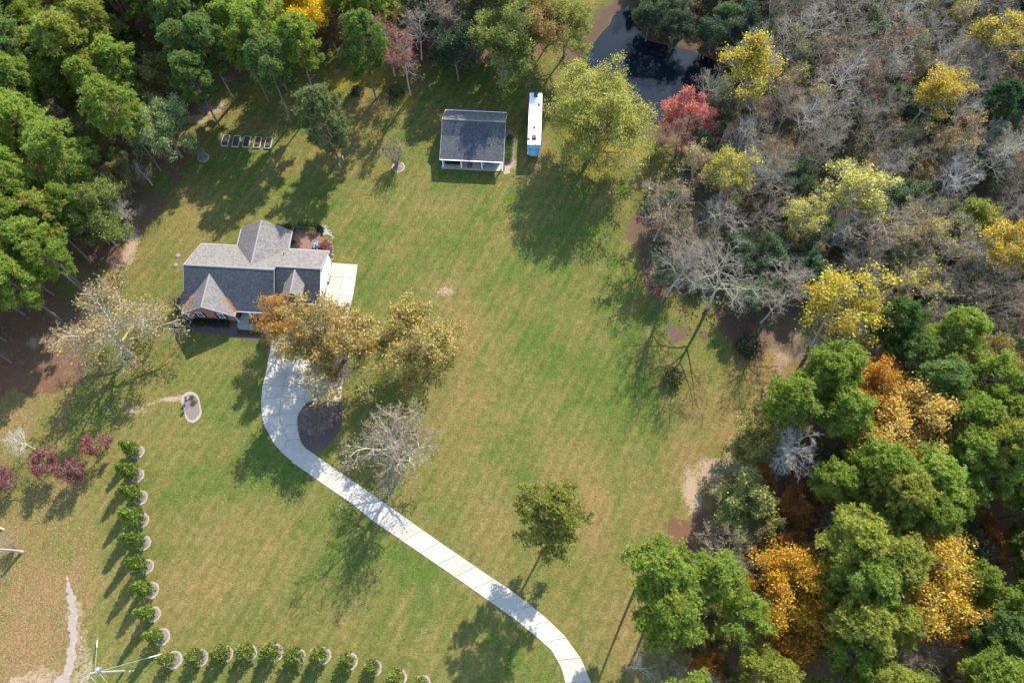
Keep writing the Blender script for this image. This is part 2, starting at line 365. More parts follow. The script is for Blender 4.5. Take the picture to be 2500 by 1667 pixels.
for x, y, r, ry, a in [(1450, 1270, 40, 90, .7), (1420, 1160, 60, 40, .4), (1560, 1400, 60, 70, .3), (1210, 1290, 60, 60, .35), (600, 1300, 120, 80, .3), (500, 1450, 160, 90, .35), (1700, 1000, 60, 60, .4), (1890, 900, 60, 110, .9), (1800, 1060, 70, 60, .7), (1690, 1140, 50, 80, .8), (1520, 340, 60, 60, .5), (1330, 380, 60, 60, .3), (840, 330, 50, 60, .6), (900, 260, 60, 40, .5),
                       (1120, 800, 60, 120, .35), (1150, 960, 90, 100, .3), (1530, 1560, 50, 100, .45), (1620, 520, 40, 90, .5), (300, 640, 70, 60, .4), (460, 500, 40, 60, .4), (1060, 1010, 60, 60, .3), (1590, 1270, 50, 80, .3), (700, 400, 40, 30, .5)]:
    thatch = np.maximum(thatch, a * blob(P2, x, y, r * 1.1, ry * 1.1))
yel = np.zeros(len(P2))
for x, y, r, ry, a in [(900, 185, 60, 25, .9), (820, 200, 40, 20, .7), (1500, 350, 70, 40, .8), (990, 250, 22, 12, .7), (1400, 330, 30, 25, .5), (640, 235, 40, 20, .4), (1460, 420, 40, 16, .5)]:
    yel = np.maximum(yel, a * blob(P2, x, y, r, ry))

nx, ny = len(ax), len(ay)
ii = np.arange(nx * ny).reshape(ny, nx)
quads = np.stack([ii[:-1, :-1].ravel(), ii[:-1, 1:].ravel(), ii[1:, 1:].ravel(), ii[1:, :-1].ravel()], 1)

m = N('grass_and_forest_floor')
def rgb(a):
    o = m.n('Attribute', attribute_name=a); s = m.n('SeparateColor'); m.l(o.outputs['Color'], s.inputs[0]); return s.outputs
z1, z2 = rgb('zone'), rgb('zone2')
v = m.co('Object'); vr = m.co('Object', (0.16, 0.9, 1), R(62)); vr2 = m.co('Object', (0.13, 0.8, 1), R(-38))
big = m.noise(v, 0.06, 5, 0.6); mid = m.noise(v, 0.33, 6, 0.65, 0.4); fine = m.noise(v, 2.6, 4, 0.75); grain = m.noise(v, 6.5, 2, 0.7); st = m.noise(vr, 0.55, 4, 0.6); st2 = m.noise(vr2, 0.4, 4, 0.6)
tan = m.mix(mid, (0.092, 0.081, 0.019), (0.130, 0.104, 0.036))
grn = m.mix(mid, (0.042, 0.066, 0.011), (0.066, 0.088, 0.017))
gf = m.math('ADD', m.math('MULTIPLY', z1[2], 0.8), m.math('ADD', m.math('MULTIPLY', m.math('SUBTRACT', big, 0.5), 2.6), m.math('ADD', m.math('MULTIPLY', m.math('SUBTRACT', mid, 0.5), 2.0), m.math('MULTIPLY', m.math('SUBTRACT', st, 0.5), 2.2))))
gf = m.math('ADD', gf, m.math('ADD', m.math('MULTIPLY', m.math('SUBTRACT', st2, 0.5), 0.9), 0.30), True)
lawn = m.mix(gf, tan, grn)
thf = m.math('MULTIPLY', z2[2], m.math('ADD', mid, 0.45), True)
lawn = m.mix(thf, lawn, (0.165, 0.098, 0.042))
lawn = m.mix(1.0, lawn, m.ramp(fine, [(0.3, 0.62), (0.7, 1.36)]), 'MULTIPLY')
lawn = m.mix(1.0, lawn, m.ramp(grain, [(0.3, 0.68), (0.7, 1.32)]), 'MULTIPLY')
wv_ = m.n('TexWave', wave_type='BANDS', bands_direction='Y'); wv_.inputs['Scale'].default_value = 0.19; wv_.inputs['Distortion'].default_value = 2.2; wv_.inputs['Detail'].default_value = 2; wv_.inputs['Detail Scale'].default_value = 0.4; m.l(m.co('Object', (1, 1.0001, 1), R(62)), wv_.inputs['Vector']); lawn = m.mix(1.0, lawn, m.ramp(wv_.outputs['Fac'], [(0.2, (0.93, 0.95, 0.93)), (0.8, (1.05, 1.04, 1.05))]), 'MULTIPLY')
pat = m.noise(v, 0.75, 5, 0.7, 0.3); lawn = m.mix(1.0, lawn, m.ramp(pat, [(0.3, (0.72, 0.78, 0.66)), (0.7, (1.26, 1.16, 1.26))]), 'MULTIPLY')
pale = m.n('Attribute', attribute_name='yellow').outputs['Fac']
lawn = m.mix(m.math('MULTIPLY', pale, m.math('ADD', mid, 0.4), True), lawn, (0.22, 0.155, 0.018))
# fallen leaves lying on the grass
lf = m.math('MULTIPLY', z2[0], 1.0); vo = m.n('TexVoronoi'); vo.inputs['Scale'].default_value = 6.5; m.l(v, vo.inputs['Vector'])
sc = m.n('SeparateColor'); m.l(vo.outputs['Color'], sc.inputs[0])
lm = m.math('LESS_THAN', sc.outputs[0], m.math('MULTIPLY', lf, m.math('ADD', mid, 0.42)))
lc = m.mix(sc.outputs[1], (0.10, 0.056, 0.025), (0.20, 0.122, 0.055))
lawn = m.mix(lm, lawn, lc)
# thin scatter of leaves everywhere
vo2 = m.n('TexVoronoi'); vo2.inputs['Scale'].default_value = 1.6; m.l(v, vo2.inputs['Vector'])
sp = m.math('LESS_THAN', vo2.outputs['Distance'], 0.10)
s3 = m.n('SeparateColor'); m.l(vo2.outputs['Color'], s3.inputs[0])
sp = m.math('MULTIPLY', sp, m.math('GREATER_THAN', s3.outputs[2], 0.72)); lawn = m.mix(m.math('MULTIPLY', sp, 0.7), lawn, (0.28, 0.22, 0.11))
# pine straw, leaf litter and soil of the wood
fl = m.mix(mid, (0.075, 0.040, 0.023), (0.135, 0.070, 0.036)); fl = m.mix(m.ramp(big, [(0.45, 0.0), (0.62, 0.75)]), fl, (0.10, 0.075, 0.045))
fl = m.mix(m.ramp(m.noise(v, 1.3, 3), [(0.6, 0.0), (0.68, 0.7)]), fl, (0.21, 0.115, 0.055))
fl = m.mix(1.0, fl, m.ramp(grain, [(0.28, 0.6), (0.72, 1.35)]), 'MULTIPLY')
lit = m.math('ADD', z1[0], m.math('MULTIPLY', m.math('SUBTRACT', mid, 0.5), 0.5)); lit = m.ramp(lit, [(0.35, 0.0), (0.62, 1.0)])
g = m.mix(lit, lawn, fl)
sf = m.math('ADD', m.math('MULTIPLY', z1[1], 1.15), m.math('MULTIPLY', m.math('SUBTRACT', fine, 0.5), 1.2)); sf = m.math('ADD', sf, m.math('MULTIPLY', m.math('SUBTRACT', mid, 0.5), 0.9)); sf = m.ramp(sf, [(0.36, 0.0), (0.66, 0.9)])
sndc = m.mix(grain, (0.18, 0.118, 0.07), (0.31, 0.225, 0.15)); g = m.mix(sf, g, sndc)
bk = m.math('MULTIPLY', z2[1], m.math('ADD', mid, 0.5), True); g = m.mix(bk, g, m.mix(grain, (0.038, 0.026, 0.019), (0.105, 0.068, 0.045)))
m.color(g); m.b.inputs['Roughness'].default_value = 1.0; m.b.inputs['Specular IOR Level'].default_value = 0.05
m.bump(m.math('ADD', fine, grain), 0.06, 0.7)
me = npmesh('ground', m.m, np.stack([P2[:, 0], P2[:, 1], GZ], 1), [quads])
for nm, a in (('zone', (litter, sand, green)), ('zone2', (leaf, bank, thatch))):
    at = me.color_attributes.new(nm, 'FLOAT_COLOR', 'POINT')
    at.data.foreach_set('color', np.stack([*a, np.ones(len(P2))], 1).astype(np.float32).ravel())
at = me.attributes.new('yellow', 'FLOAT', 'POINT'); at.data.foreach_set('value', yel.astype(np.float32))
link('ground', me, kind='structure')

def flat(name, pts, z, mat, th=0.05, ragged=0.0, kind='structure', seed=0, sub=0.5, parent=None):
    """a thin patch lying on the ground, its outline a little ragged"""
    q = [Vector((*p, 0)) if len(p) == 2 else Vector(p) for p in pts]; out = []
    rs = np.random.RandomState(seed)
    for i in range(len(q)):
        a, b = q[i], q[(i + 1) % len(q)]; n = max(1, int((b - a).length / sub)) if ragged else 1
        nrm = Vector((-(b - a).y, (b - a).x, 0)).normalized()
        for k in range(n):
            p = a.lerp(b, k / n) + nrm * (rs.uniform(-ragged, ragged) if ragged else 0); out.append((p.x, p.y, z))
    return MB().slab(out, th).build(name, mat, parent, kind=kind)

# pond
flat('pond', [W(*p)[:2] for p in POND], -0.12, M['water'], 0.02)

# sandy footpath at the lower left
pc = [(163, 1405), (166, 1425), (172, 1450), (177, 1483), (179, 1520), (178, 1560), (176, 1600), (168, 1635), (152, 1662), (130, 1690), (110, 1720)]; pw = [4, 6, 8, 9, 10, 10, 10, 12, 16, 19, 20]
L_ = [W(x - w, y) for (x, y), w in zip(pc, pw)]; R_ = [W(x + w, y) for (x, y), w in zip(pc, pw)]
m = N('path_sand'); v = m.co('Object'); c = m.mix(m.noise(v, 1.6, 6, 0.7), (0.13, 0.095, 0.068), (0.285, 0.235, 0.19)); c = m.mix(m.ramp(m.noise(v, 3.5, 4), [(0.6, 0.0), (0.7, 0.8)]), c, (0.17, 0.10, 0.06)); m.color(c); m.bump(m.noise(v, 3, 4), 0.05, 0.8); M['path'] = m.m
flat('footpath', [p[:2] for p in L_ + R_[::-1]], 0.02, M['path'], 0.05, 0.3, seed=4, sub=.4)

# ------------------------------------------------------------------ driveway of separate concrete slabs
def zb(x, y): return W(600 + x * 0.2742, 800 + y * 0.2742)
panels = [[zb(*p) for p in q] for q in (
    [(205, 260), (385, 278), (360, 412), (175, 410)], [(385, 278), (590, 280), (560, 424), (360, 412)], [(590, 280), (612, 283), (640, 340), (690, 400), (700, 433), (560, 424)],
    [(175, 410), (360, 412), (338, 520), (150, 510)], [(360, 412), (560, 424), (542, 540), (338, 520)], [(560, 424), (680, 430), (652, 543), (542, 540)],
    [(680, 430), (700, 415), (735, 432), (770, 440), (748, 548), (652, 543)], [(770, 440), (875, 450), (855, 552), (748, 548)],
    [(150, 510), (338, 520), (318, 615), (137, 635)], [(338, 520), (542, 540), (520, 632), (318, 615)], [(542, 540), (652, 543), (632, 650), (600, 652), (565, 660), (543, 670), (520, 632)],
    [(652, 543), (748, 548), (725, 655), (632, 650)], [(748, 548), (855, 552), (840, 660), (725, 655)],
    [(137, 635), (318, 615), (300, 765), (148, 800), (138, 740)], [(318, 615), (520, 632), (543, 670), (505, 710), (475, 762), (300, 765)],
    [(148, 800), (300, 765), (325, 880), (205, 945), (165, 870)], [(300, 765), (475, 762), (462, 800), (460, 855), (325, 880)],
    [(205, 945), (325, 880), (372, 995), (318, 1110), (250, 1030)], [(325, 880), (460, 855), (470, 930), (485, 990), (372, 995)],
    [(318, 1110), (372, 995), (485, 990), (505, 1035), (535, 1072), (415, 1195)],
    [(232, 120), (410, 135), (385, 278), (205, 260)], [(410, 135), (625, 140), (600, 240), (612, 283), (590, 280), (385, 278)])]
panels += [[W(*p) for p in q] for q in (
    [(811, 641.6), (841, 644), (836, 677), (802, 674.7)], [(841, 644), (873, 646), (869, 679.6), (836, 677)], [(802, 674.7), (836, 677), (829, 720), (791, 716)], [(836, 677), (869, 679.6), (862, 724), (829, 720)],
    [(791, 716), (829, 720), (818, 765), (782, 757)], [(829, 720), (862, 724), (850, 772), (818, 765)], [(782, 757), (818, 765), (795, 800), (745, 782)], [(818, 765), (850, 772), (815, 815), (795, 800)],
    [(745, 782), (795, 800), (771, 838), (712, 837)], [(690, 808), (745, 782), (712, 837), (664, 833)])]
LE = [(712, 1128), (751, 1154), (786, 1180), (860, 1230), (910, 1271), (1011, 1340), (1136, 1426), (1200, 1471), (1260, 1513), (1313, 1557), (1346, 1587), (1370, 1629), (1380, 1667), (1386, 1720), (1386, 1790)]
RE = [(746, 1094), (762, 1104), (814, 1141), (885, 1189), (943, 1230), (1082, 1328), (1202, 1410), (1245, 1438), (1289, 1471), (1337, 1510), (1379, 1551), (1420, 1608), (1444, 1667), (1456, 1720), (1460, 1790)]
def resample(pts, n):
    q = np.array([W(*p)[:] for p in pts]); s = np.concatenate([[0], np.cumsum(np.linalg.norm(np.diff(q, axis=0), axis=1))]); t = np.linspace(0, s[-1], n)
    return [Vector((np.interp(u, s, q[:, 0]), np.interp(u, s, q[:, 1]), 0)) for u in t]
# slab joints in the lane, read off both edges
nl = 19; per = 4
l_, r_ = resample(LE, nl * per + 1), resample(RE, nl * per + 1)
for i in range(nl):
    panels.append(l_[i * per:(i + 1) * per + 1] + r_[i * per:(i + 1) * per + 1][::-1])
base = MB()
for q in panels: base.slab([(p.x, p.y, 0.015) for p in q], 0.05)
drive = base.build('driveway', M['joint'], kind='structure')
for q in panels:
    c = sum(q, Vector()) / len(q); out = []
    ar = sum(q[i].x * q[(i + 1) % len(q)].y - q[(i + 1) % len(q)].x * q[i].y for i in range(len(q)))
    n = len(q)
    for i in range(n):
        a, b, d = q[i - 1], q[i], q[(i + 1) % n]
        e1, e2 = (b - a).normalized(), (d - b).normalized(); nn = (Vector((-e1.y, e1.x, 0)) + Vector((-e2.y, e2.x, 0))).normalized() * (1 if ar > 0 else -1)
        out.append(((b + nn * 0.034).x, (b + nn * 0.034).y, 0.055))
    MB().slab(out, 0.06).build('concrete_slab', M['concrete'], drive)

# mulch beds along the drive, the house and the yard
zz = lambda x, y: zb(x, y)[:2]
flat('mulch_bed', [zz(*p) for p in [(842, 664), (725, 660), (610, 657), (565, 668), (510, 712), (482, 765), (468, 800), (467, 855), (476, 930), (492, 988), (510, 1032), (540, 1068), (592, 1108), (640, 1100), (700, 1075), (770, 1000), (830, 920), (858, 800), (862, 720)]], 0.03, M['mulch'], 0.06, 0.06, seed=2)
flat('mulch_bed', [zz(*p) for p in [(605, 160), (602, 245), (618, 285), (645, 340), (695, 400), (740, 430), (790, 440), (880, 445), (920, 430), (935, 380), (900, 300), (905, 215), (880, 150), (760, 110)]], 0.03, M['mulch'], 0.06, 0.1, seed=5)
zh = lambda x, y: W(420 + x * 0.12756, 680 + y * 0.12756)[:2]
flat('mulch_bed', [zh(*p) for p in [(60, 700), (0, 790), (20, 900), (60, 990), (200, 1010), (450, 1030), (700, 1055), (950, 1085), (1080, 1120), (1250, 1140), (1430, 1160), (1560, 1200), (1650, 1280), (1740, 1335), (1850, 1345), (1895, 1250), (1925, 1120), (1700, 990), (1240, 960), (1230, 820), (1150, 700), (250, 560)]], 0.025, M['mulch'], 0.06, 0.1, seed=6)
# island bed with a pale sandy rim
isl = [(400 + x * 0.13397, 930 + y * 0.13393) for x, y in [(340, 380), (370, 300), (430, 240), (500, 225), (570, 240), (620, 290), (640, 370), (650, 460), (672, 540), (655, 620), (600, 690), (530, 725), (460, 700), (410, 650), (395, 570), (380, 480)]]
isw = [W(*p) for p in isl]; cc = sum(isw, Vector()) / len(isw)
flat('sand_rim', [p[:2] for p in [cc + (p - cc) * 1.14 for p in isw]], 0.02, M['sandy'], 0.05, 0.12, seed=8)
flat('mulch_bed', [p[:2] for p in [cc + (p - cc) * 0.93 for p in isw]], 0.05, M['mulchpale'], 0.05, 0.08, seed=9)

# ------------------------------------------------------------------ the brick house
HA = R(-3.6); HO = W(*(0, 0)); HO = Vector((-56.49, 60.5, 0))
house = empty('brick_house', HO, HA, label='brick house with many grey shingled gables beside the concrete drive', cat='house')
def toH(p):
    d = Vector(p) - HO; c, s = math.cos(-HA), math.sin(-HA); return Vector((d.x * c - d.y * s, d.x * s + d.y * c, p[2]))
TH = 0.16
def roof(name, planes, mat, parent=house):
    b = MB()
    for p in planes: b.slab(p, TH)
    return b.build(name, mat, parent)
zr = lambda v: 6.8 - 0.59 * abs(v)
# main block: back slope cut by the wing, front slope cut by the front gable
wv = lambda u: 0.0
def mainz(v): return 6.8 - 0.589 * abs(v)
WC, WH, WZ, WP = 11.25, 4.64, 6.15, 0.679       # wing centre, half width, ridge, pitch
FC, FH, FZ, FP = 4.5, 4.56, 6.15, 0.69
vb = (6.8 - WZ) / 0.589; vf = -vb
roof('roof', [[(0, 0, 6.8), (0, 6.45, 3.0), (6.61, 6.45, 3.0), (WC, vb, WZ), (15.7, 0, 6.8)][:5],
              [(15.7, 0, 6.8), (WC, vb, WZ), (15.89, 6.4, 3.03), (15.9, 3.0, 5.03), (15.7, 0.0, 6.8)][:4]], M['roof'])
roof('roof', [[(0, 0, 6.8), (15.7, 0, 6.8), (15.7, -6.45, 3.0), (9.06, -6.45, 3.0), (FC, vf, FZ), (-0.06, -6.45, 3.0), (-0.6, -6.45, 3.0), (-0.6, -4.6, 4.09), (0, -3.9, 4.5)]], M['roofshaded'])
# right block, ridge lower and set back
RV_, RZ, RP = 1.05, 6.05, 0.575
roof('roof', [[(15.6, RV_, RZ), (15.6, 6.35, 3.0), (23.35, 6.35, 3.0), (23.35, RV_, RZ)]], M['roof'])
roof('roof', [[(15.6, RV_, RZ), (23.35, RV_, RZ), (23.35, -4.25, 3.0), (15.6, -4.25, 3.0)]], M['roofshaded'])
# wing and front gable
roof('roof', [[(WC, vb - .15, WZ), (6.61, 6.42, 3.0), (6.61, 10.05, 3.0), (WC, 10.05, WZ)], [(WC, vb - .15, WZ), (WC, 10.05, WZ), (15.89, 10.05, 3.0), (15.89, 6.3, 3.0)]], M['roof'])
roof('roof', [[(FC, vf + .15, FZ), (-0.06, -6.42, 3.0), (-0.06, -7.4, 3.0), (FC, -7.4, FZ)], [(FC, vf + .15, FZ), (FC, -7.4, FZ), (9.06, -7.4, 3.0), (9.06, -6.42, 3.0)]], M['roof'])
# dormer
DC, DH, DZ, DP, DV = 18.9, 1.78, 5.88, 0.70, -3.4
dvb = RV_ - (RZ - DZ) / RP; dve = RV_ - (RZ - (DZ - DH * DP)) / RP
roof('dormer_roof', [[(DC, dvb + .1, DZ), (DC - DH, dve, DZ - DH * DP), (DC - DH, DV - .3, DZ - DH * DP), (DC, DV - .3, DZ)], [(DC, dvb + .1, DZ), (DC, DV - .3, DZ), (DC + DH, DV - .3, DZ - DH * DP), (DC + DH, dve, DZ - DH * DP)]], M['roof'])
def ridge(a, b):
    a, b = Vector(a), Vector(b); d = (b - a).normalized(); s = Vector((-d.y, d.x, 0)) * 0.16
    q = MB(); q.add([a + s + Vector((0, 0, -0.05)), a + Vector((0, 0, .04)), a - s + Vector((0, 0, -.05)), b + s + Vector((0, 0, -.05)), b + Vector((0, 0, .04)), b - s + Vector((0, 0, -.05)), ], [(0, 3, 4, 1), (1, 4, 5, 2), (0, 1, 2), (5, 4, 3)])
    return q.build('ridge_cap', M['cap'], house)
ridge((0.02, 0, 6.82), (15.7, 0, 6.82)); ridge((15.75, RV_, RZ + .02), (23.3, RV_, RZ + .02)); ridge((WC, vb + .1, WZ + .02), (WC, 10.03, WZ + .02)); ridge((FC, vf - .1, FZ + .02), (FC, -7.38, FZ + .02)); ridge((DC, dvb, DZ + .02), (DC, DV - .28, DZ + .02))
# walls
def prism_u(b, u0, u1, prof):
    """profile (v,z) swept along u"""
    n = len(prof); b.add([(u0, v_, z_) for v_, z_ in prof] + [(u1, v_, z_) for v_, z_ in prof], [tuple(reversed(range(n))), tuple(range(n, 2 * n))] + [(i, (i + 1) % n, (i + 1) % n + n, i + n) for i in range(n)]); return b
def prism_v(b, v0, v1, prof):
    n = len(prof); b.add([(u_, v0, z_) for u_, z_ in prof] + [(u_, v1, z_) for u_, z_ in prof], [tuple(range(n)), tuple(reversed(range(n, 2 * n)))] + [((i + 1) % n, i, i + n, (i + 1) % n + n) for i in range(n)]); return b
mw = lambda v: 6.8 - 0.589 * abs(v) - 0.2
prism_u(MB(), 0.4, 15.35, [(-4.6, 0), (6.05, 0), (6.05, mw(6.05)), (0, mw(0)), (-4.6, mw(4.6))]).build('wall', M['brick'], house)
fw = lambda u: FZ - FP * abs(u - FC) - 0.2
prism_v(MB(), -7.0, -3.6, [(0.42, 0), (8.58, 0), (8.58, fw(8.58)), (FC, fw(FC)), (0.42, fw(.42))]).build('wall', M['brick'], house)
ww = lambda u: WZ - WP * abs(u - WC) - 0.2
prism_v(MB(), 4.0, 9.65, [(7.1, 0), (15.4, 0), (15.4, ww(15.4)), (WC, ww(WC)), (7.1, ww(7.1))]).build('wall', M['brick'], house)
rw = lambda v: RZ - RP * abs(v - RV_) - 0.2
prism_u(MB(), 15.45, 22.95, [(-3.85, 0), (5.95, 0), (5.95, rw(5.95)), (RV_, rw(RV_)), (-3.85, rw(-3.85))]).build('wall', M['brick'], house)
prism_u(MB(), 22.955, 23.05, [(-3.9, 0.45), (6.0, 0.45), (6.0, rw(6.0)), (RV_, rw(RV_)), (-3.9, rw(-3.9))]).build('siding', M['siding'], house)
prism_u(MB(), 22.955, 23.10, [(-3.9, 0.0), (6.0, 0.0), (6.0, 0.44), (-3.9, 0.44)]).build('foundation', M['rust'], house)
du = lambda u: DZ - DP * abs(u - DC) - 0.18
prism_v(MB(), DV, DV + 3.2, [(DC - 1.45, 2.9), (DC + 1.45, 2.9), (DC + 1.45, du(DC + 1.45)), (DC, du(DC)), (DC - 1.45, du(DC - 1.45))]).build('dormer_wall', M['siding'], house)
# fascias and gutters: back eave, front eave, wing eaves, rakes
def strip(a, b, h=0.2, w=0.07, name='fascia', mat=None):
    a, b = Vector(a), Vector(b); d = (b - a); s = Vector((-d.y, d.x, 0)).normalized() * w; up = Vector((0, 0, h))
    q = MB(); q.add([a - s, b - s, b + s, a + s, a - s - up, b - s - up, b + s - up, a + s - up], [(0, 1, 2, 3), (7, 6, 5, 4), (0, 4, 5, 1), (1, 5, 6, 2), (2, 6, 7, 3), (3, 7, 4, 0)])
    return q.build(name, mat or M['trimw'], house)
for a, b in (((0, 6.5, 3.0), (6.5, 6.5, 3.0)), ((16, 6.42, 3.0), (23.35, 6.42, 3.0)), ((9.12, -6.52, 3.0), (15.75, -6.52, 3.0)), ((15.75, -4.32, 3.0), (23.4, -4.32, 3.0)), ((6.55, 6.5, 3.0), (6.55, 10.0, 3.0)), ((15.95, 6.4, 3.0), (15.95, 10.0, 3.0)), ((9.12, -7.4, 3.0), (9.12, -6.5, 3.0)), ((-.12, -7.4, 3.0), (-.12, -6.5, 3.0))):
    strip(a, b, 0.16, 0.07, 'gutter')
for a, b in (((-0.04, 0, 6.83), (-0.04, 6.45, 3.03)), ((-.04, 0, 6.83), (-.04, -3.9, 4.53)), ((15.76, 0.02, 6.84), (15.76, -6.45, 3.04)), ((23.39, RV_, RZ + .03), (23.39, 6.35, 3.03)), ((23.39, RV_, RZ + .03), (23.39, -4.25, 3.03)),
             ((WC, 10.09, WZ + .03), (6.61, 10.09, 3.03)), ((WC, 10.09, WZ + .03), (15.89, 10.09, 3.03)), ((FC, -7.44, FZ + .03), (-.06, -7.44, 3.03)), ((FC, -7.44, FZ + .03), (9.06, -7.44, 3.03)), ((DC, DV - .33, DZ + .03), (DC - DH, DV - .33, DZ - DH * DP + .03)), ((DC, DV - .33, DZ + .03), (DC + DH, DV - .33, DZ - DH * DP + .03))):
    strip(a, b, 0.2, 0.035)
# windows
def window(u, v, z0, z1, w, face='S', shutters=True, parent=house, mull=True):
    """face S looks towards -v, E towards +u, N +v"""
    def pl(a0, a1, h0, h1, d0, d1, name, mat, par):
        b = MB()
        if face == 'S': b.box2(u + a0, u + a1, v - d1, v - d0, h0, h1)
        elif face == 'N': b.box2(u + a0, u + a1, v + d0, v + d1, h0, h1)
        else: b.box2(u + d0, u + d1, v + a0, v + a1, h0, h1)
        return b.build(name, mat, par)
    f = pl(-w / 2 - .08, w / 2 + .08, z0 - .08, z1 + .08, -.05, .03, 'window', M['white'], parent)
    for k in (0, 1):
        for j in (0, 1):
            a = -w / 2 + k * w / 2; hh = z0 + j * (z1 - z0) / 2
            pl(a + .02, a + w / 2 - .02, hh + .025, hh + (z1 - z0) / 2 - .025, .032, .045, 'pane', M['glass'], f)
    if shutters:
        for s in (-1, 1):
            c = s * (w / 2 + .32)
            pl(c - .22, c + .22, z0 - .06, z1 + .06, -.02, .05, 'shutter', M['black'], parent)
window(2.55, -7.0, 1.05, 2.75, 0.85); window(6.3, -7.0, 1.05, 2.75, 0.85)
window(DC, DV, 4.05, 5.0, 0.9)
window(23.05, 1.6, 4.0, 5.0, 0.55, 'E', False); window(23.05, -2.0, 1.2, 2.3, 0.7, 'E', True)
window(15.4, 7.2, 1.0, 2.5, 1.2, 'E', False); window(15.4, 8.6, 1.0, 2.5, 0.9, 'E', False)
window(10.9, 9.65, 1.0, 2.4, 1.4, 'N', True); window(3.2, 6.05, 1.0, 2.4, 1.0, 'N', True); window(14.2, -4.6, 0.9, 2.4, 1.0, 'S', True)
MB().box2(11.4, 12.4, -4.68, -4.55, 0.15, 2.25).build('door', M['navy'], house)
for v0 in (-3.0, 0.2, 3.2): MB().box2(23.0, 23.13, v0 + .1, v0 + 2.55, 0.1, 2.2).build('garage_door', M['white'], house) if v0 != -3.0 else None
for u in (11.25, 13.6): MB().box2(u - .11, u + .11, -6.4, -6.18, 0.1, 2.85).build('porch_post', M['white'], house)
MB().tube([(8.75, -7.05, 2.9), (8.8, -7.1, 0.25), (9.0, -7.2, 0.12)], 0.06).build('downspout', M['white'], house)
MB().tube([(0.3, -7.05, 2.9), (0.3, -7.1, 0.2)], 0.06).build('downspout', M['white'], house)
MB().box2(9.0, 15.5, -6.35, -4.55, 0.0, 0.16).build('porch_floor', M['concrete'], house)
for p in ((500, 462), (1308, 442)):
    q = toH(W(400 + p[0] * .2232, 520 + p[1] * .2232, 4.6)); MB().lathe([(.07, -.6), (.07, .25), (.05, .25)], q, 8).build('vent_pipe', M['dark'], house)
# leaves caught in the valleys
b = MB(); rs = np.random.RandomState(1)
for k in range(420):
    s = -1 if k % 2 else 1; t = rs.uniform(0.45, 1) ** 0.6; du_ = t * FH + rs.normal(0, .16); u = FC + s * du_; v_ = vf - (6.45 - abs(vf)) * t - abs(rs.normal(0, .12)); z = max(FZ - FP * abs(u - FC), mainz(v_)) + .04
    a = rs.uniform(0, 6.28); l = rs.uniform(.05, .12); b.add([(u + l * math.cos(a), v_ + l * math.sin(a), z), (u - l * math.sin(a), v_ + l * math.cos(a), z + .02), (u - l * math.cos(a), v_ - l * math.sin(a), z), (u + l * math.sin(a), v_ - l * math.cos(a), z + .01)], [(0, 1, 2, 3)])
M['deadleaf'] = plain('dead_leaves', (0.30, 0.13, 0.05), 0.9, 0.4, 9); b.build('valley_leaves', M['deadleaf'], house, kind='stuff')

# front walk of poured slabs, with its cut-out bed
walk = flat('front_walk', [zh(*p) for p in [(1250, 800), (1255, 930), (1280, 960), (1315, 978), (1460, 988), (1700, 1000), (1860, 1005), (1950, 1050), (1990, 1010), (1900, 900), (1750, 860), (1740, 760), (1300, 735)]], 0.02, M['joint'], 0.04)
for q in ([(1282, 752), (1480, 742), (1470, 862), (1252, 858)], [(1252, 864), (1468, 868), (1458, 984), (1315, 974), (1275, 952), (1254, 925)], [(1476, 872), (1594, 876), (1584, 990), (1466, 986)], [(1602, 876), (1740, 884), (1735, 996), (1592, 992)], [(1748, 884), (1890, 905), (1940, 1040), (1860, 1002), (1742, 997)]):
    MB().slab([(*zh(*p), 0.06) for p in q], 0.06).build('walk_slab', M['concrete'], walk)
flat('mulch_bed', [zh(*p) for p in [(1502, 742), (1725, 750), (1715, 862), (1560, 862), (1510, 835)]], 0.045, M['soil'], 0.05)

# ------------------------------------------------------------------ deck
zd = lambda x, y, z=0.0: W(700 + x * 0.12276, 530 + y * 0.12276, z)
deck = empty('timber_deck', zd(300, 450, 0), HA, label='brown timber deck with dark railing behind the brick house', cat='deck')
def toD(p):
    d = Vector(p) - deck.location; c, s = math.cos(-HA), math.sin(-HA); return Vector((d.x * c - d.y * s, d.x * s + d.y * c, p[2]))
TL, TR = toD(zd(150, 195, 1.75)), toD(zd(555, 205, 1.75)); d0 = TL.x - .1; d1 = TR.x; y1 = TL.y; y0 = y1 - 6.2
for i in range(44):
    y = y0 + i * .141
    if y > y1: break
    MB().box2(d0, d1 + 1.0, y, y + .131, .78, .82).build('plank', M['deck'], deck)
bm_ = MB()
for x in (d0 + .1, (d0 + d1) / 2, d1 + .9):
    for y in (y0 + .1, y1 - .1): bm_.box2(x - .07, x + .07, y - .07, y + .07, 0, .78)
bm_.box2(d0, d1 + 1, y1 - .12, y1 - .03, .5, .775); bm_.box2(d0, d1 + 1, y0, y0 + .1, .5, .775); bm_.box2(d1 + .9, d1 + .98, y0, y1, .5, .775); bm_.build('frame', M['rail'], deck)
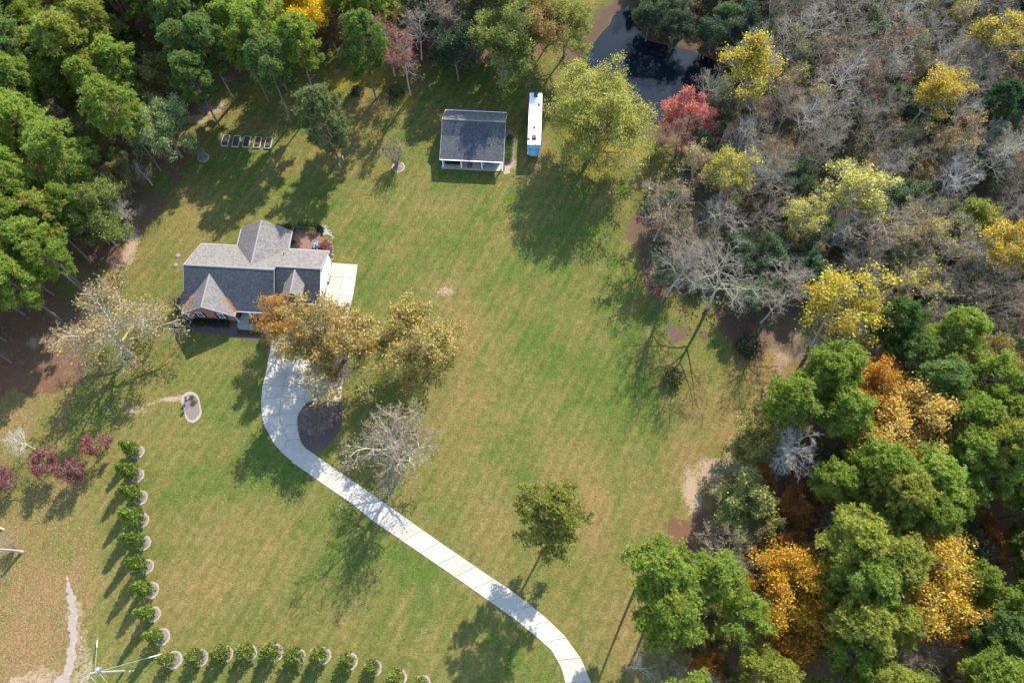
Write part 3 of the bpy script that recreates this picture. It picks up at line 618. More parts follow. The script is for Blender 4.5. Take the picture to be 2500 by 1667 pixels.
def railing(a, b):
    a, b = Vector(a), Vector(b); n = max(2, int((b - a).length / 1.8) + 1); ang = math.atan2(b.y - a.y, b.x - a.x)
    c = (a + b) / 2; L = (b - a).length
    MB().box((c.x, c.y, 1.74), (L + .1, .13, .05), ang).build('handrail', M['rail'], deck)
    MB().box((c.x, c.y, .95), (L, .05, .08), ang).build('bottom_rail', M['rail'], deck)
    for k in range(n):
        p = a.lerp(b, k / (n - 1)); MB().box((p.x, p.y, 1.3), (.11, .11, 1.0), ang).build('post', M['rail'], deck)
    q = MB()
    for k in range(int(L / .13)):
        p = a.lerp(b, (k + .5) * .13 / L); q.box((p.x, p.y, 1.33), (.035, .035, .78), ang)
    q.build('balusters', M['rail'], deck, kind='stuff')
railing((d0, y1, 0), (d1 - .1, y1, 0)); railing((d0 + .05, y1 - .1, 0), (d0 + .05, y1 - 2.6, 0)); railing((d1 - .1, y1 - .1, 0), (d1 - .1, y1 - 1.4, 0)); railing((d1 + .75, y0, 0), (d1 + .75, y1 - 3.6, 0))
for k in range(3): MB().box2(d1 + 1.0 + k * .3, d1 + 1.3 + k * .3, y1 - 3.4, y1 - 1.2, .6 - k * .2, .64 - k * .2).build('step', M['deck'], deck)
# ------------------------------------------------------------------ outbuilding with a long porch roof
GA = R(-3.3); GO = Vector((-13.38, 93.23, 0))
shop = empty('outbuilding', GO, GA, label='outbuilding with a long dark shingled roof sweeping down over a porch', cat='outbuilding')
gz = lambda v: 5.2 - 0.54 * abs(v)
def sroof(planes, mat):
    b = MB()
    for p in planes: b.slab(p, .14)
    return b.build('roof', mat, shop)
GL = 12.15; vb1, zb1, vf1 = -2.67, 3.76, -7.55
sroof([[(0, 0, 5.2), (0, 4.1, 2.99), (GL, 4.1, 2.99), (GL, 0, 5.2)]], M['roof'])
sroof([[(0, 0, 5.2), (GL, 0, 5.2), (GL, vb1, zb1), (0, vb1, zb1)]], M['roofshaded'])
sroof([[(0, vb1, zb1 - .004), (GL, vb1, zb1 - .004), (GL, vf1, 2.7), (0, vf1, 2.7)]], M['roofshaded'])
_h = house; house = shop
ridge((0.02, 0, 5.22), (GL - .02, 0, 5.22))
strip((0, vf1 - .05, 2.71), (GL, vf1 - .05, 2.71), .16, .06, 'gutter', M['white']); strip((0, 4.16, 3.0), (GL, 4.16, 3.0), .16, .06, 'gutter', M['white'])
for u in (-.04, GL + .04):
    strip((u, 0, 5.23), (u, 4.1, 3.02), .16, .03, mat=M['trimw']); strip((u, 0, 5.23), (u, vb1, zb1 + .03), .16, .03, mat=M['trimw']); strip((u, vb1, zb1 + .03), (u, vf1, 2.73), .16, .03, mat=M['trimw'])
house = _h
prism_u(MB(), 0.35, GL - .35, [(-5.2, 0), (3.7, 0), (3.7, gz(3.7) - .17), (0, gz(0) - .17), (-2.67, 3.56), (-5.2, 3.0)]).build('wall', M['siding'], shop)
MB().box2(.1, GL - .1, -7.7, -5.2, 0, .14).build('porch_floor', M['concrete'], shop)
for u in (.45, 4.0, 8.0, GL - .45): MB().box2(u - .09, u + .09, -7.35, -7.17, .14, 2.62).build('porch_post', M['white'], shop)
MB().box2(.3, GL - .3, -7.33, -7.2, 2.4, 2.6).build('beam', M['white'], shop)
d = MB().box2(5.2, 6.2, -5.27, -5.19, .15, 2.2).build('door', M['dark'], shop)
window(2.4, -5.2, 1.0, 2.2, 1.0, 'S', False, shop); window(9.4, -5.2, 1.0, 2.2, 1.2, 'S', False, shop); window(GL - .35, 0.4, 1.2, 2.3, .9, 'E', False, shop)
MB().tube([(GL - .2, -7.62, 2.6), (GL - .3, -7.3, .2), (GL - .1, -7.5, .1)], .05).build('downspout', M['white'], shop)
def G_(u, v, z=0):
    c, s = math.cos(GA), math.sin(GA); return Vector((GO.x + u * c - v * s, GO.y + u * s + v * c, z))
flat('mulch_bed', [G_(GL - .3, 2.6)[:2], G_(GL + 1.2, 2.2)[:2], G_(GL + 1.9, -.5)[:2], G_(GL + 1.9, -5.)[:2], G_(GL + 1.2, -6.2)[:2], G_(GL - .3, -6.4)[:2]], .03, M['mulchpale'], .05, .12, seed=11)
flat('sand_patch', [G_(GL + .2, -6.3)[:2], G_(GL + 1.5, -6.2)[:2], G_(GL + 1.3, -7.8)[:2], G_(GL + .1, -8.3)[:2]], .02, M['sandy'], .04, .18, seed=12)

# ------------------------------------------------------------------ camper trailer
za = lambda x, y, z: W(1200 + x * .2742, y * .2742, z)
RH = 3.75
p_tl, p_tr, p_br, p_bl = za(340, 825, RH), za(453, 830, RH), za(440, 1290, RH), za(318, 1290, RH)
top_c, bot_c = (p_tl + p_tr) / 2, (p_bl + p_br) / 2
fw_ = (bot_c - top_c).normalized(); rva = math.atan2(fw_.y, fw_.x) + math.pi / 2     # local -y = front
Lr = (bot_c - top_c).length; wr = 2.56
rvc = (top_c + bot_c) / 2; rv = empty('camper_trailer', (rvc.x, rvc.y, 0), rva, label='long white camper trailer with a blue front cap parked on the grass', cat='camper')
h2 = Lr / 2
b = MB().box2(-wr / 2, wr / 2, -h2, h2, .75, RH - .06); body = b.build('body', M['white'], rv, bevel=.06)
prism_u(MB(), -wr / 2 + .003, wr / 2 - .003, [(-h2, 1.75), (-h2 + .02, 1.75), (-h2 + .02, RH - .1), (-h2, RH - .1)]).build('front_seam', M['capgrey'], rv)
MB().slab([(-wr / 2 + .03, -h2 + .03, RH), (wr / 2 - .03, -h2 + .03, RH), (wr / 2 - .03, h2 - .03, RH), (-wr / 2 + .03, h2 - .03, RH)], .06).build('roof', M['rvwhite'], rv)
# curved front cap, raked, rounded in plan
cols = 9; prof = [(0.0, RH - .04), (.22, RH - .25), (.62, RH - .8), (1.0, RH - 1.35), (1.2, 1.95), (1.05, 1.72), (0, 1.70)]
cv, cf = [], []
for i, (d_, z_) in enumerate(prof):
    for k in range(cols):
        t = -1 + 2 * k / (cols - 1); x = t * (wr / 2 - .03) * (1 - .10 * min(1, d_)); cv.append((x, -h2 - d_ * (1 - .42 * abs(t) ** 3), z_))
for i in range(len(prof) - 1):
    for k in range(cols - 1): cf.append((i * cols + k, (i + 1) * cols + k, (i + 1) * cols + k + 1, i * cols + k + 1))
cap = MB().add(cv, cf); cf.append(tuple(i * cols for i in range(len(prof)))); cf.append(tuple(i * cols + cols - 1 for i in reversed(range(len(prof)))))
capo = MB().add(cv, cf).build('front_cap', M['capblue'], rv); [setattr(p, 'use_smooth', True) for p in capo.data.polygons]
tr = MB(); tr.tube([(x, y - .02, z + .02) for x, y, z in cv[4 * cols:5 * cols]], .06, 6)
for k in (0, cols - 1): tr.tube([cv[i * cols + k] for i in range(5)], .055, 6)
tr.build('cap_trim', M['capgrey'], rv)
let = MB()
glyph = ['1101 1011', '111 110 100', '111 101 110', '010 110 011', '111 110 010', '111 111 101', '111 011 010']
for k in range(7):
    x0 = -.86 + k * .27
    for r_i, row in enumerate(glyph[k].split()):
        for c_i, ch in enumerate(row):
            if ch == '1':
                dd = .53 + r_i * .085; zz_ = RH - .8 + (.62 - dd) * 1.42; xx = x0 + c_i * .05
                ff = (1 - .42 * abs(xx / (wr / 2)) ** 3)
                let.box((xx, -h2 - dd * ff - .012, zz_ + .012), (.048, .06, .06))
let.build('lettering', M['navy'], rv)
def acu(x, y, w, l, h=.32):
    b = MB(); b.add([(x - w / 2, y - l / 2, RH), (x + w / 2, y - l / 2, RH), (x + w / 2, y + l / 2, RH), (x - w / 2, y + l / 2, RH), (x - w * .4, y - l * .34, RH + h), (x + w * .4, y - l * .34, RH + h), (x + w * .36, y + l * .42, RH + h), (x - w * .36, y + l * .42, RH + h)],
                    [(4, 5, 6, 7), (0, 1, 5, 4), (1, 2, 6, 5), (2, 3, 7, 6), (3, 0, 4, 7)]); o = b.build('roof_air_conditioner', M['dark'], rv, bevel=.05)
    return o
fy = lambda y: h2 - (y - 175) / (1005 - 175) * Lr
fx = lambda x, y: ((x - (1755 - (y - 175) * .036)) / 212) * wr
acu(fx(1752, 215), fy(215), .76, 1.15, .36); acu(fx(1725, 895), fy(895), .80, 1.15, .36)
for x, y, w in ((1803, 370, .46), (1730, 735, .46), (1645, 917, .4)):
    q = MB(); q.box2(fx(x, y) - w / 2, fx(x, y) + w / 2, fy(y) - w * .6, fy(y) + w * .6, RH - .005, RH + .16); q.build('roof_vent', M['dark'], rv, bevel=.04)
MB().box2(fx(1797, 745) - .1, fx(1797, 745) + .1, fy(745) - .16, fy(745) + .16, RH - .005, RH + .1).build('antenna', M['lid'], rv, bevel=.03)
for x, y in ((1745, 325), (1780, 518), (1660, 640), (1723, 665), (1740, 792), (1725, 975)):
    MB().lathe([(.05, 0), (.05, .12), (.03, .14)], (fx(x, y), fy(y), RH - .005), 8).build('roof_pipe', M['dark'], rv)
for y in (h2 * .02, h2 * .02 + .95, h2 * .02 + 1.9):
    for sx in (-1, 1):
        w_ = MB(); a0 = sx * (wr / 2 - .2); w_.tube([(a0 - .12, y - 3, .38), (a0 + .12, y - 3, .38)], .38, 16); wo = w_.build('wheel', M['rubber'], rv)
        MB().tube([(a0 - .13, y - 3, .38), (a0 + .13, y - 3, .38)], .2, 12).build('rim', M['steel'], wo)
MB().box2(-.9, .9, -h2 + 1.0, h2 - .3, .5, .76).build('chassis', M['black'], rv)
MB().tube([(-.8, -h2 + .6, .02), (-.8, -h2 + .6, .8)], .06).tube([(.8, -h2 + .6, .02), (.8, -h2 + .6, .8)], .06).build('landing_leg', M['steel'], rv)
MB().box2(-.35, .35, -h2 - .5, -h2 + .1, 1.35, 1.72).build('hitch', M['black'], rv)
for y in (-2.6, .6, 3.6):
    f = MB().box2(wr / 2 - .02, wr / 2 + .03, y - .5, y + .5, 2.0, 2.7).build('window', M['black'], rv); MB().box2(wr / 2 + .031, wr / 2 + .04, y - .44, y + .44, 2.06, 2.64).build('pane', M['glass'], f)
MB().box2(wr / 2 - .02, wr / 2 + .03, -1.4, -.7, .95, 2.75).build('door', M['capgrey'], rv)

# ------------------------------------------------------------------ raised garden beds
zg = lambda x, y, z=.3: W(480 + x * .10204, 280 + y * .10204, z)
bed_lab = ['wooden raised bed of bare reddish soil, nearest the wood edge', 'wooden raised bed of dark bare soil, second from the wood edge', 'wooden raised bed with a few green sprouts, middle of the row', 'wooden raised bed with yellowing plants, fourth from the wood edge', 'wooden raised bed of brown stalks, at the house end of the row']
for i, (a, c_) in enumerate((((640, 485, 795, 490), (735, 745, 575, 738)), ((900, 503, 1053, 508), (990, 765, 832, 755)), ((1150, 512, 1305, 515), (1242, 775, 1088, 768)), ((1410, 522, 1560, 530), (1503, 790, 1350, 782)), ((1665, 540, 1818, 545), (1765, 800, 1610, 795)))):
    ps = [zg(a[0], a[1]), zg(a[2], a[3]), zg(c_[0], c_[1]), zg(c_[2], c_[3])]; cc = sum(ps, Vector()) / 4
    ux = (ps[1] - ps[0] + ps[2] - ps[3]) / 2; uy = (ps[0] - ps[3] + ps[1] - ps[2]) / 2; w_, l_ = 1.32, 2.62; ang = math.atan2(uy.y, uy.x) - math.pi / 2
    bd = empty('raised_bed', (cc.x, cc.y, 0), ang, label=bed_lab[i], cat='raised bed', group='raised garden beds in a row')
    for x0, x1, y0_, y1_ in ((-w_ / 2, -w_ / 2 + .09, -l_ / 2, l_ / 2), (w_ / 2 - .09, w_ / 2, -l_ / 2, l_ / 2), (-w_ / 2 + .092, w_ / 2 - .092, -l_ / 2, -l_ / 2 + .09), (-w_ / 2 + .092, w_ / 2 - .092, l_ / 2 - .09, l_ / 2)):
        MB().box2(x0, x1, y0_, y1_, 0, .32).build('board', M['board'], bd)
    MB().box2(-w_ / 2 + .08, w_ / 2 - .08, -l_ / 2 + .08, l_ / 2 - .08, 0, .25).build('soil', M['soil'], bd)

# ------------------------------------------------------------------ utility pole with transformer, guys and wires
pb = W(303, 1637); ph = 8.9
pole = empty('utility_pole', pb, 0, label='weathered utility pole carrying a grey transformer at the lawn corner', cat='utility pole')
MB().tube([(0, 0, -.2), (0, 0, 3), (0, 0, 6), (-.02, 0, ph)], [.17, .155, .14, .115], 12).build('shaft', M['polewood'], pole)
MB().box((-.02, -.1, ph - .35), (.12, .09, 2.0), 0).build('cap_bracket', M['polewood'], pole) if False else None
ca = R(28)
MB().box((-.02, -.14, ph - .25), (1.9, .1, .12), ca + R(5)).build('crossarm', M['polewood'], pole)
for k in (-.85, .85):
    MB().lathe([(.03, 0), (.06, .05), (.07, .12), (.04, .2)], (-.02 + k * math.cos(ca), -.14 + k * math.sin(ca), ph - .19), 8).build('insulator', M['steel'], pole)
MB().lathe([(.05, -.5), (.26, -.48), (.27, -.4), (.27, .35), (.22, .43), (.08, .47)], (.12, .42, ph - 1.5), 14).build('transformer', M['steel'], pole)
MB().box((.06, .16, ph - 1.4), (.1, .3, .1)).build('bracket', M['steel'], pole)
MB().lathe([(.04, 0), (.05, .08), (.03, .25), (.04, .3)], (.12, .42, ph - 1.02), 8).build('bushing', M['steel'], pole)
g1, g2 = W(397, 1595), W(238, 1562)
for g in (g1, g2):
    a = Vector((0, 0, ph - .9)); q = g - pb
    MB().tube([a, q], .013, 4).build('guy_wire', M['wire'], pole)
    MB().tube([q, q.lerp(a, .22)], .05, 6).build('guy_guard', M['white'], pole)
for off, far_ in ((Vector((-.5, -.1, ph - .3)), W(330, 1790, 7.5)), (Vector((.5, -.1, ph - 1.2)), W(350, 1780, 7.0)), (Vector((-.9, -.5, ph - .2)), W(120, 1790, 7.8))):
    q = far_ - pb; mid_ = (off + q) / 2 - Vector((0, 0, .25)); MB().tube([off, off.lerp(mid_, .5) - Vector((0, 0, .06)), mid_, mid_.lerp(q, .5) - Vector((0, 0, .06)), q], .014, 4).build('overhead_wire', M['wire'], pole)
st_ = W(325, 1637); MB().tube([(0, 0, -.1), (0, 0, 1.05)], [.12, .115], 10).build('stub_post', M['polewood'], None, st_, label='short pale post stub standing beside the utility pole', cat='post')
wp = W(838.5, 389); o = MB().tube([(0, 0, -.1), (0, 0, .9)], .09, 10).build('well_pipe', M['white'], None, wp, label='short white pipe standing beside the pine trunk behind the house', cat='pipe')

# septic lids
for i, (x, y) in enumerate(((157, 467), (133, 570))):
    p = W(400 + x * .2232, 520 + y * .2232)
    MB().lathe([(.40, 0), (.40, .07), (.36, .10), (.1, .12)], (0, 0, 0), 20).build('septic_lid', M['lid'], None, p, label=('round grey septic lid farther from the drive, on tan grass', 'round grey septic lid level with the house roof ridge, nearer the bare oak')[i], cat='septic lid', group='septic lids beside the house')
# lamp post
lp = W(400 + 1112 * .2232, 520 + 1412 * .2232); lamp = empty('lamp_post', lp, 0, label='thin black lamp post beside the boxwoods at the drive', cat='lamp post')
MB().tube([(0, 0, 0), (0, 0, 2.1)], [.05, .035], 8).build('pole', M['black'], lamp)
MB().lathe([(.06, 2.1), (.11, 2.15), (.15, 2.45), (.17, 2.47), (.03, 2.62)], (0, 0, 0), 8).build('lantern', M['black'], lamp)

# furniture
def chair(p, rz, mat, name, **k):
    c = empty(name, p, rz, **k)
    MB().box2(-.28, .28, -.3, .3, .38, .46).build('seat', mat, c); q = MB(); q.add([(-.28, .26, .42), (.28, .26, .42), (.28, .34, .42), (-.28, .34, .42), (-.28, .52, 1.05), (.28, .52, 1.05), (.28, .58, 1.02), (-.28, .58, 1.02)], [(3, 2, 1, 0), (4, 5, 6, 7), (0, 1, 5, 4), (1, 2, 6, 5), (2, 3, 7, 6), (3, 0, 4, 7)]); q.build('backrest', mat, c)
    for x in (-.25, .25):
        MB().box2(x - .03, x + .03, -.28, .3, .6, .65).build('armrest', M['dark'], c)
        for y in (-.26, .26): MB().box2(x - .025, x + .025, y - .025, y + .025, 0, .6).build('leg', M['dark'], c)
    return c
for i, (x, y) in enumerate(((573, 560), (570, 610))):
    chair(zd(x, y, .82), R(-93), M['blue'], 'deck_chair', label=('blue cushioned deck chair beside the deck rail, farther from the roof', 'blue cushioned deck chair beside the deck rail, half under the roof eave')[i], cat='chair', group='blue chairs on the deck')
def sofa(p, rz, L, name, lab):
    c = empty(name, p, rz, label=lab, cat='sofa'); MB().box2(-L / 2, L / 2, -.4, .35, .12, .42).build('base', M['dark'], c); MB().box2(-L / 2, L / 2, .3, .45, .42, .85).build('backrest', M['dark'], c)
    for s in (-1, 1): MB().box2(s * L / 2 - .09, s * L / 2 + .09, -.4, .4, .42, .65).build('armrest', M['dark'], c)
    for k in range(3): MB().box2(-L / 2 + .1 + k * (L - .2) / 3, -L / 2 + .08 + (k + 1) * (L - .2) / 3, -.38, .29, .425, .56).build('cushion', M['navy'], c)
zp = lambda x, y, z=.14: W(1060 + x * .13393, 380 + y * .13393, z)
sofa(G_(9.3, -5.75, .14), GA, 2.1, 'porch_sofa', 'long black cushioned sofa against the outbuilding porch wall')
gr = empty('barbecue_grill', zp(905, 210), 0, label='round black kettle grill with a pale lid on the outbuilding porch', cat='grill')
MB().lathe([(.08, .55), (.25, .6), (.3, .78), (.3, .8)], (0, 0, 0), 14).build('bowl', M['black'], gr); MB().lathe([(.3, .805), (.27, .93), (.14, 1.02), (.03, 1.05)], (0, 0, 0), 14).build('lid', M['steel'], gr)
for k in range(3): a = k * 2.1; MB().tube([(.12 * math.cos(a), .12 * math.sin(a), .6), (.3 * math.cos(a), .3 * math.sin(a), 0)], .02, 5).build('leg', M['black'], gr)
MB().box((0, 0, .02), (1.0, 1.3, .02), GA).build('door_mat', M['rust'], None, zp(650, 175), label='rust coloured mat lying on the outbuilding porch floor', cat='mat')
rbox = empty('brown_box', W(400 + 1803 * .2232, 520 + 728 * .2232), HA, label='low rust brown box against the white garage wall on the pad', cat='box')  # made-up plain box for an unclear rust brown shape at the wall foot
MB().box2(-.25, .25, -.75, .75, .04, .55).build('box', M['rust'], rbox); MB().box2(-.28, .28, -.78, .78, .55, .6).build('lid', M['pot'], rbox)
# island bed: a white bird house on a pole and a red garden flag
bh = empty('bird_house', W(400 + 498 * .13397, 930 + 375 * .13393), R(20), label='white bird house on a pole in the sandy island bed', cat='bird house')
MB().tube([(0, 0, 0), (0, 0, 1.7)], .04, 6).build('pole', M['black'], bh); MB().box((0, 0, 1.88), (.34, .34, .36)).build('box', M['white'], bh)
q = MB(); q.add([(-.24, -.24, 2.06), (.24, -.24, 2.06), (.24, .24, 2.06), (-.24, .24, 2.06), (0, -.24, 2.27), (0, .24, 2.27)], [(0, 3, 5, 4), (1, 4, 5, 2), (0, 4, 1), (3, 2, 5), (0, 1, 2, 3)]); q.build('roof', M['black'], bh)
MB().tube([(-.02, -.171, 1.88), (-.02, -.18, 1.88)], .05, 8).build('entrance_hole', M['black'], bh)
gfl = empty('garden_flag', W(400 + 435 * .13397, 930 + 365 * .13393), R(-35), label='small red and white garden flag in the sandy island bed', cat='flag')
MB().tube([(-.3, 0, 0), (-.3, 0, 1.3), (.3, 0, 1.3)], .02, 5).build('stand', M['black'], gfl)
q = MB(); fv = [(-.26 + .13 * i, .03 * math.sin(i * 1.7) + dy, 1.28 - .72 * j) for dy in (0, .008) for j in (0, 1) for i in range(5)]
q.add(fv, [(i, i + 1, i + 6, i + 5) for i in range(4)] + [(i + 10, i + 15, i + 16, i + 11) for i in range(4)]); q.build('cloth', M['red'], gfl)
q = MB(); q.add([(-.12, -.02, 1.12), (.12, -.02, 1.12), (.12, -.02, .78), (-.12, -.02, .78), (-.12, -.012, 1.12), (.12, -.012, 1.12), (.12, -.012, .78), (-.12, -.012, .78)], [(3, 2, 1, 0), (4, 5, 6, 7), (0, 1, 5, 4), (2, 3, 7, 6), (1, 2, 6, 5), (3, 0, 4, 7)]); q.build('emblem', M['white'], gfl)
# pale stones edging the bed round the deck end of the house
rs = np.random.RandomState(21); sp_ = [(870, 890), (905, 840), (918, 770), (920, 700), (910, 630), (895, 570), (870, 510), (830, 470), (785, 480)]
sp2 = [(905, 400), (880, 330), (845, 270), (815, 210), (770, 185), (720, 178), (665, 178), (610, 180)]
def stone_mesh():
    v_, f_ = [], []
    n = 7
    for j, (r_, z_) in enumerate(((.9, 0), (1, .25), (.62, .52))):
        for k in range(n): a = 6.283 * k / n; q_ = r_ * rs.uniform(.8, 1.15); v_.append((q_ * math.cos(a), q_ * math.sin(a), z_ * rs.uniform(.85, 1.1)))
    for j in range(2):
        for k in range(n): f_.append((j * n + k, j * n + (k + 1) % n, (j + 1) * n + (k + 1) % n, (j + 1) * n + k))
    f_.append(tuple(2 * n + k for k in range(n))); return MB().add(v_, f_).mesh('stone', M['stone'])
sm = [stone_mesh() for _ in range(4)]
edge = empty('stone_edging', zd(900, 700), 0, label='curved row of pale stones edging the bed at the garage corner', cat='edging')
edge2 = empty('stone_edging', zd(800, 250), 0, label='curved row of pale stones edging the lawn around the deck end', cat='edging')
for e_, path_ in ((edge, sp_), (edge2, sp2)):
    pw_ = [zd(*p) for p in path_]
    for i in range(len(pw_) - 1):
        n = max(1, int((pw_[i + 1] - pw_[i]).length / .42))
        for k in range(n):
            p = pw_[i].lerp(pw_[i + 1], (k + rs.uniform(-.2, .2)) / n) - e_.location; o = link('stone', sm[rs.randint(4)], e_, (p.x + rs.uniform(-.08, .08), p.y + rs.uniform(-.08, .08), -.03)); o.rotation_euler = (0, 0, rs.uniform(0, 6)); k_ = rs.uniform(.16, .28); o.scale = (k_ * 1.3, k_, k_)
flat('mulch_bed', [zd(*p)[:2] for p in [(690, 640), (700, 560), (760, 510), (830, 490), (880, 560), (900, 640), (905, 700), (900, 770), (885, 840), (860, 890), (835, 850), (820, 700)]], .025, M['mulchpale'], .05, .08, seed=14)
flat('sand_patch', [zd(*p)[:2] for p in [(740, 200), (800, 215), (835, 275), (875, 330), (935, 390), (950, 420), (900, 400), (840, 360), (760, 350), (725, 380)]], .02, M['sandy'], .04, .12, seed=15)
# ------------------------------------------------------------------ tree generators (numpy)
def nrm(a): return a / (np.linalg.norm(a, axis=-1, keepdims=True) + 1e-9)
def perp(d, phi):
    ref = np.where(np.abs(d[:, 2:3]) < 0.9, np.array([[0, 0, 1.0]]), np.array([[1.0, 0, 0]]))
    a = nrm(np.cross(d, ref)); b = np.cross(d, a); return a * np.cos(phi)[:, None] + b * np.sin(phi)[:, None]
class Wood:
    def __init__(s): s.V = []; s.Q = []; s.T = []; s.n = 0
    def tubes(s, P, Rr, sides):
        """P (k+1,N,3) polylines, Rr (k+1,N) radii"""
        k1, Nn, _ = P.shape
        if Nn == 0: return
        D = nrm(P[-1] - P[0]); A = perp(D, np.zeros(Nn)); B = np.cross(D, A)
        an = np.arange(sides) * 2 * np.pi / sides
        ring = A[None, :, None, :] * np.cos(an)[None, None, :, None] + B[None, :, None, :] * np.sin(an)[None, None, :, None]
        V = P[:, :, None, :] + ring * Rr[:, :, None, None]
        idx = np.arange(k1 * Nn * sides).reshape(k1, Nn, sides) + s.n
        nx_ = np.roll(idx, -1, axis=2)
        q = np.stack([idx[:-1], nx_[:-1], nx_[1:], idx[1:]], -1).reshape(-1, 4)
        s.V.append(V.reshape(-1, 3)); s.Q.append(q); s.n += V.size // 3
    def mesh(s, name, mat): return npmesh(name, mat, np.concatenate(s.V), [np.concatenate(s.Q)], smooth=True)
def poly(rs, S_, D, L, r0, k, wig, up, tip=0.35, droop=0.0):
    P = [S_]; d = D.copy(); Rr = [r0]
    for i in range(k):
        d = nrm(d + rs.normal(0, wig, d.shape) + np.array([0, 0, up])); P.append(P[-1] + d * (L / k)[:, None]); Rr.append(r0 * (1 - (1 - tip) * (i + 1) / k))
    return np.stack(P), np.stack(Rr)
def spawn(rs, P, Rr, L, m, t0, ang, ratio, rr=0.6, t1=1.0, even=False):
    k1, Nn, _ = P.shape; k = k1 - 1
    t = t0 + (t1 - t0) * (np.arange(m)[None] + rs.uniform(0, 1, (Nn, m))) / m
    f = np.clip(t * k, 0, k - 1e-4); i = f.astype(int); u = (f - i)[..., None]; nn = np.arange(Nn)[:, None]
    pos = P[i, nn] * (1 - u) + P[i + 1, nn] * u; d = nrm(P[i + 1, nn] - P[i, nn]); r = Rr[i, nn] * (1 - u[..., 0]) + Rr[i + 1, nn] * u[..., 0]
    phi = rs.uniform(0, 6.28, (Nn, 1)) + np.arange(m)[None] * 2.4 + rs.uniform(-.5, .5, (Nn, m))
    th = np.radians(ang) * rs.uniform(.65, 1.3, (Nn, m))
    d = d.reshape(-1, 3); th = th.reshape(-1); pp = perp(d, phi.reshape(-1))
    D = nrm(d * np.cos(th)[:, None] + pp * np.sin(th)[:, None])
    Ln = (L[:, None] * ratio * (1.15 - .55 * t) * rs.uniform(.7, 1.25, (Nn, m))).reshape(-1)
    return pos.reshape(-1, 3), D, Ln, (r * rr).reshape(-1), t.reshape(-1)
def leaves(rs, C, per, spread, size, mat, name, flat_=0.4, shape=None):
    """small folded leaf sprays round the points C"""
    c = np.repeat(C, per, 0); c = c + rs.normal(0, spread, c.shape) * np.array([1, 1, .8])
    n = len(c); nr = nrm(rs.normal(0, 1, (n, 3)) + np.array([0, 0, flat_])); a = perp(nr, rs.uniform(0, 6.28, n)); b = np.cross(nr, a)
    s = size * rs.uniform(.6, 1.4, n)[:, None]; f = nr * s * rs.uniform(-.3, .3, n)[:, None]
    V = np.stack([c - a * s, c - b * s * .55 + f, c + a * s, c + b * s * .55 + f], 1).reshape(-1, 3)
    return npmesh(name, mat, V, [np.arange(n * 4).reshape(n, 4)], rs.uniform(0, 1, n))

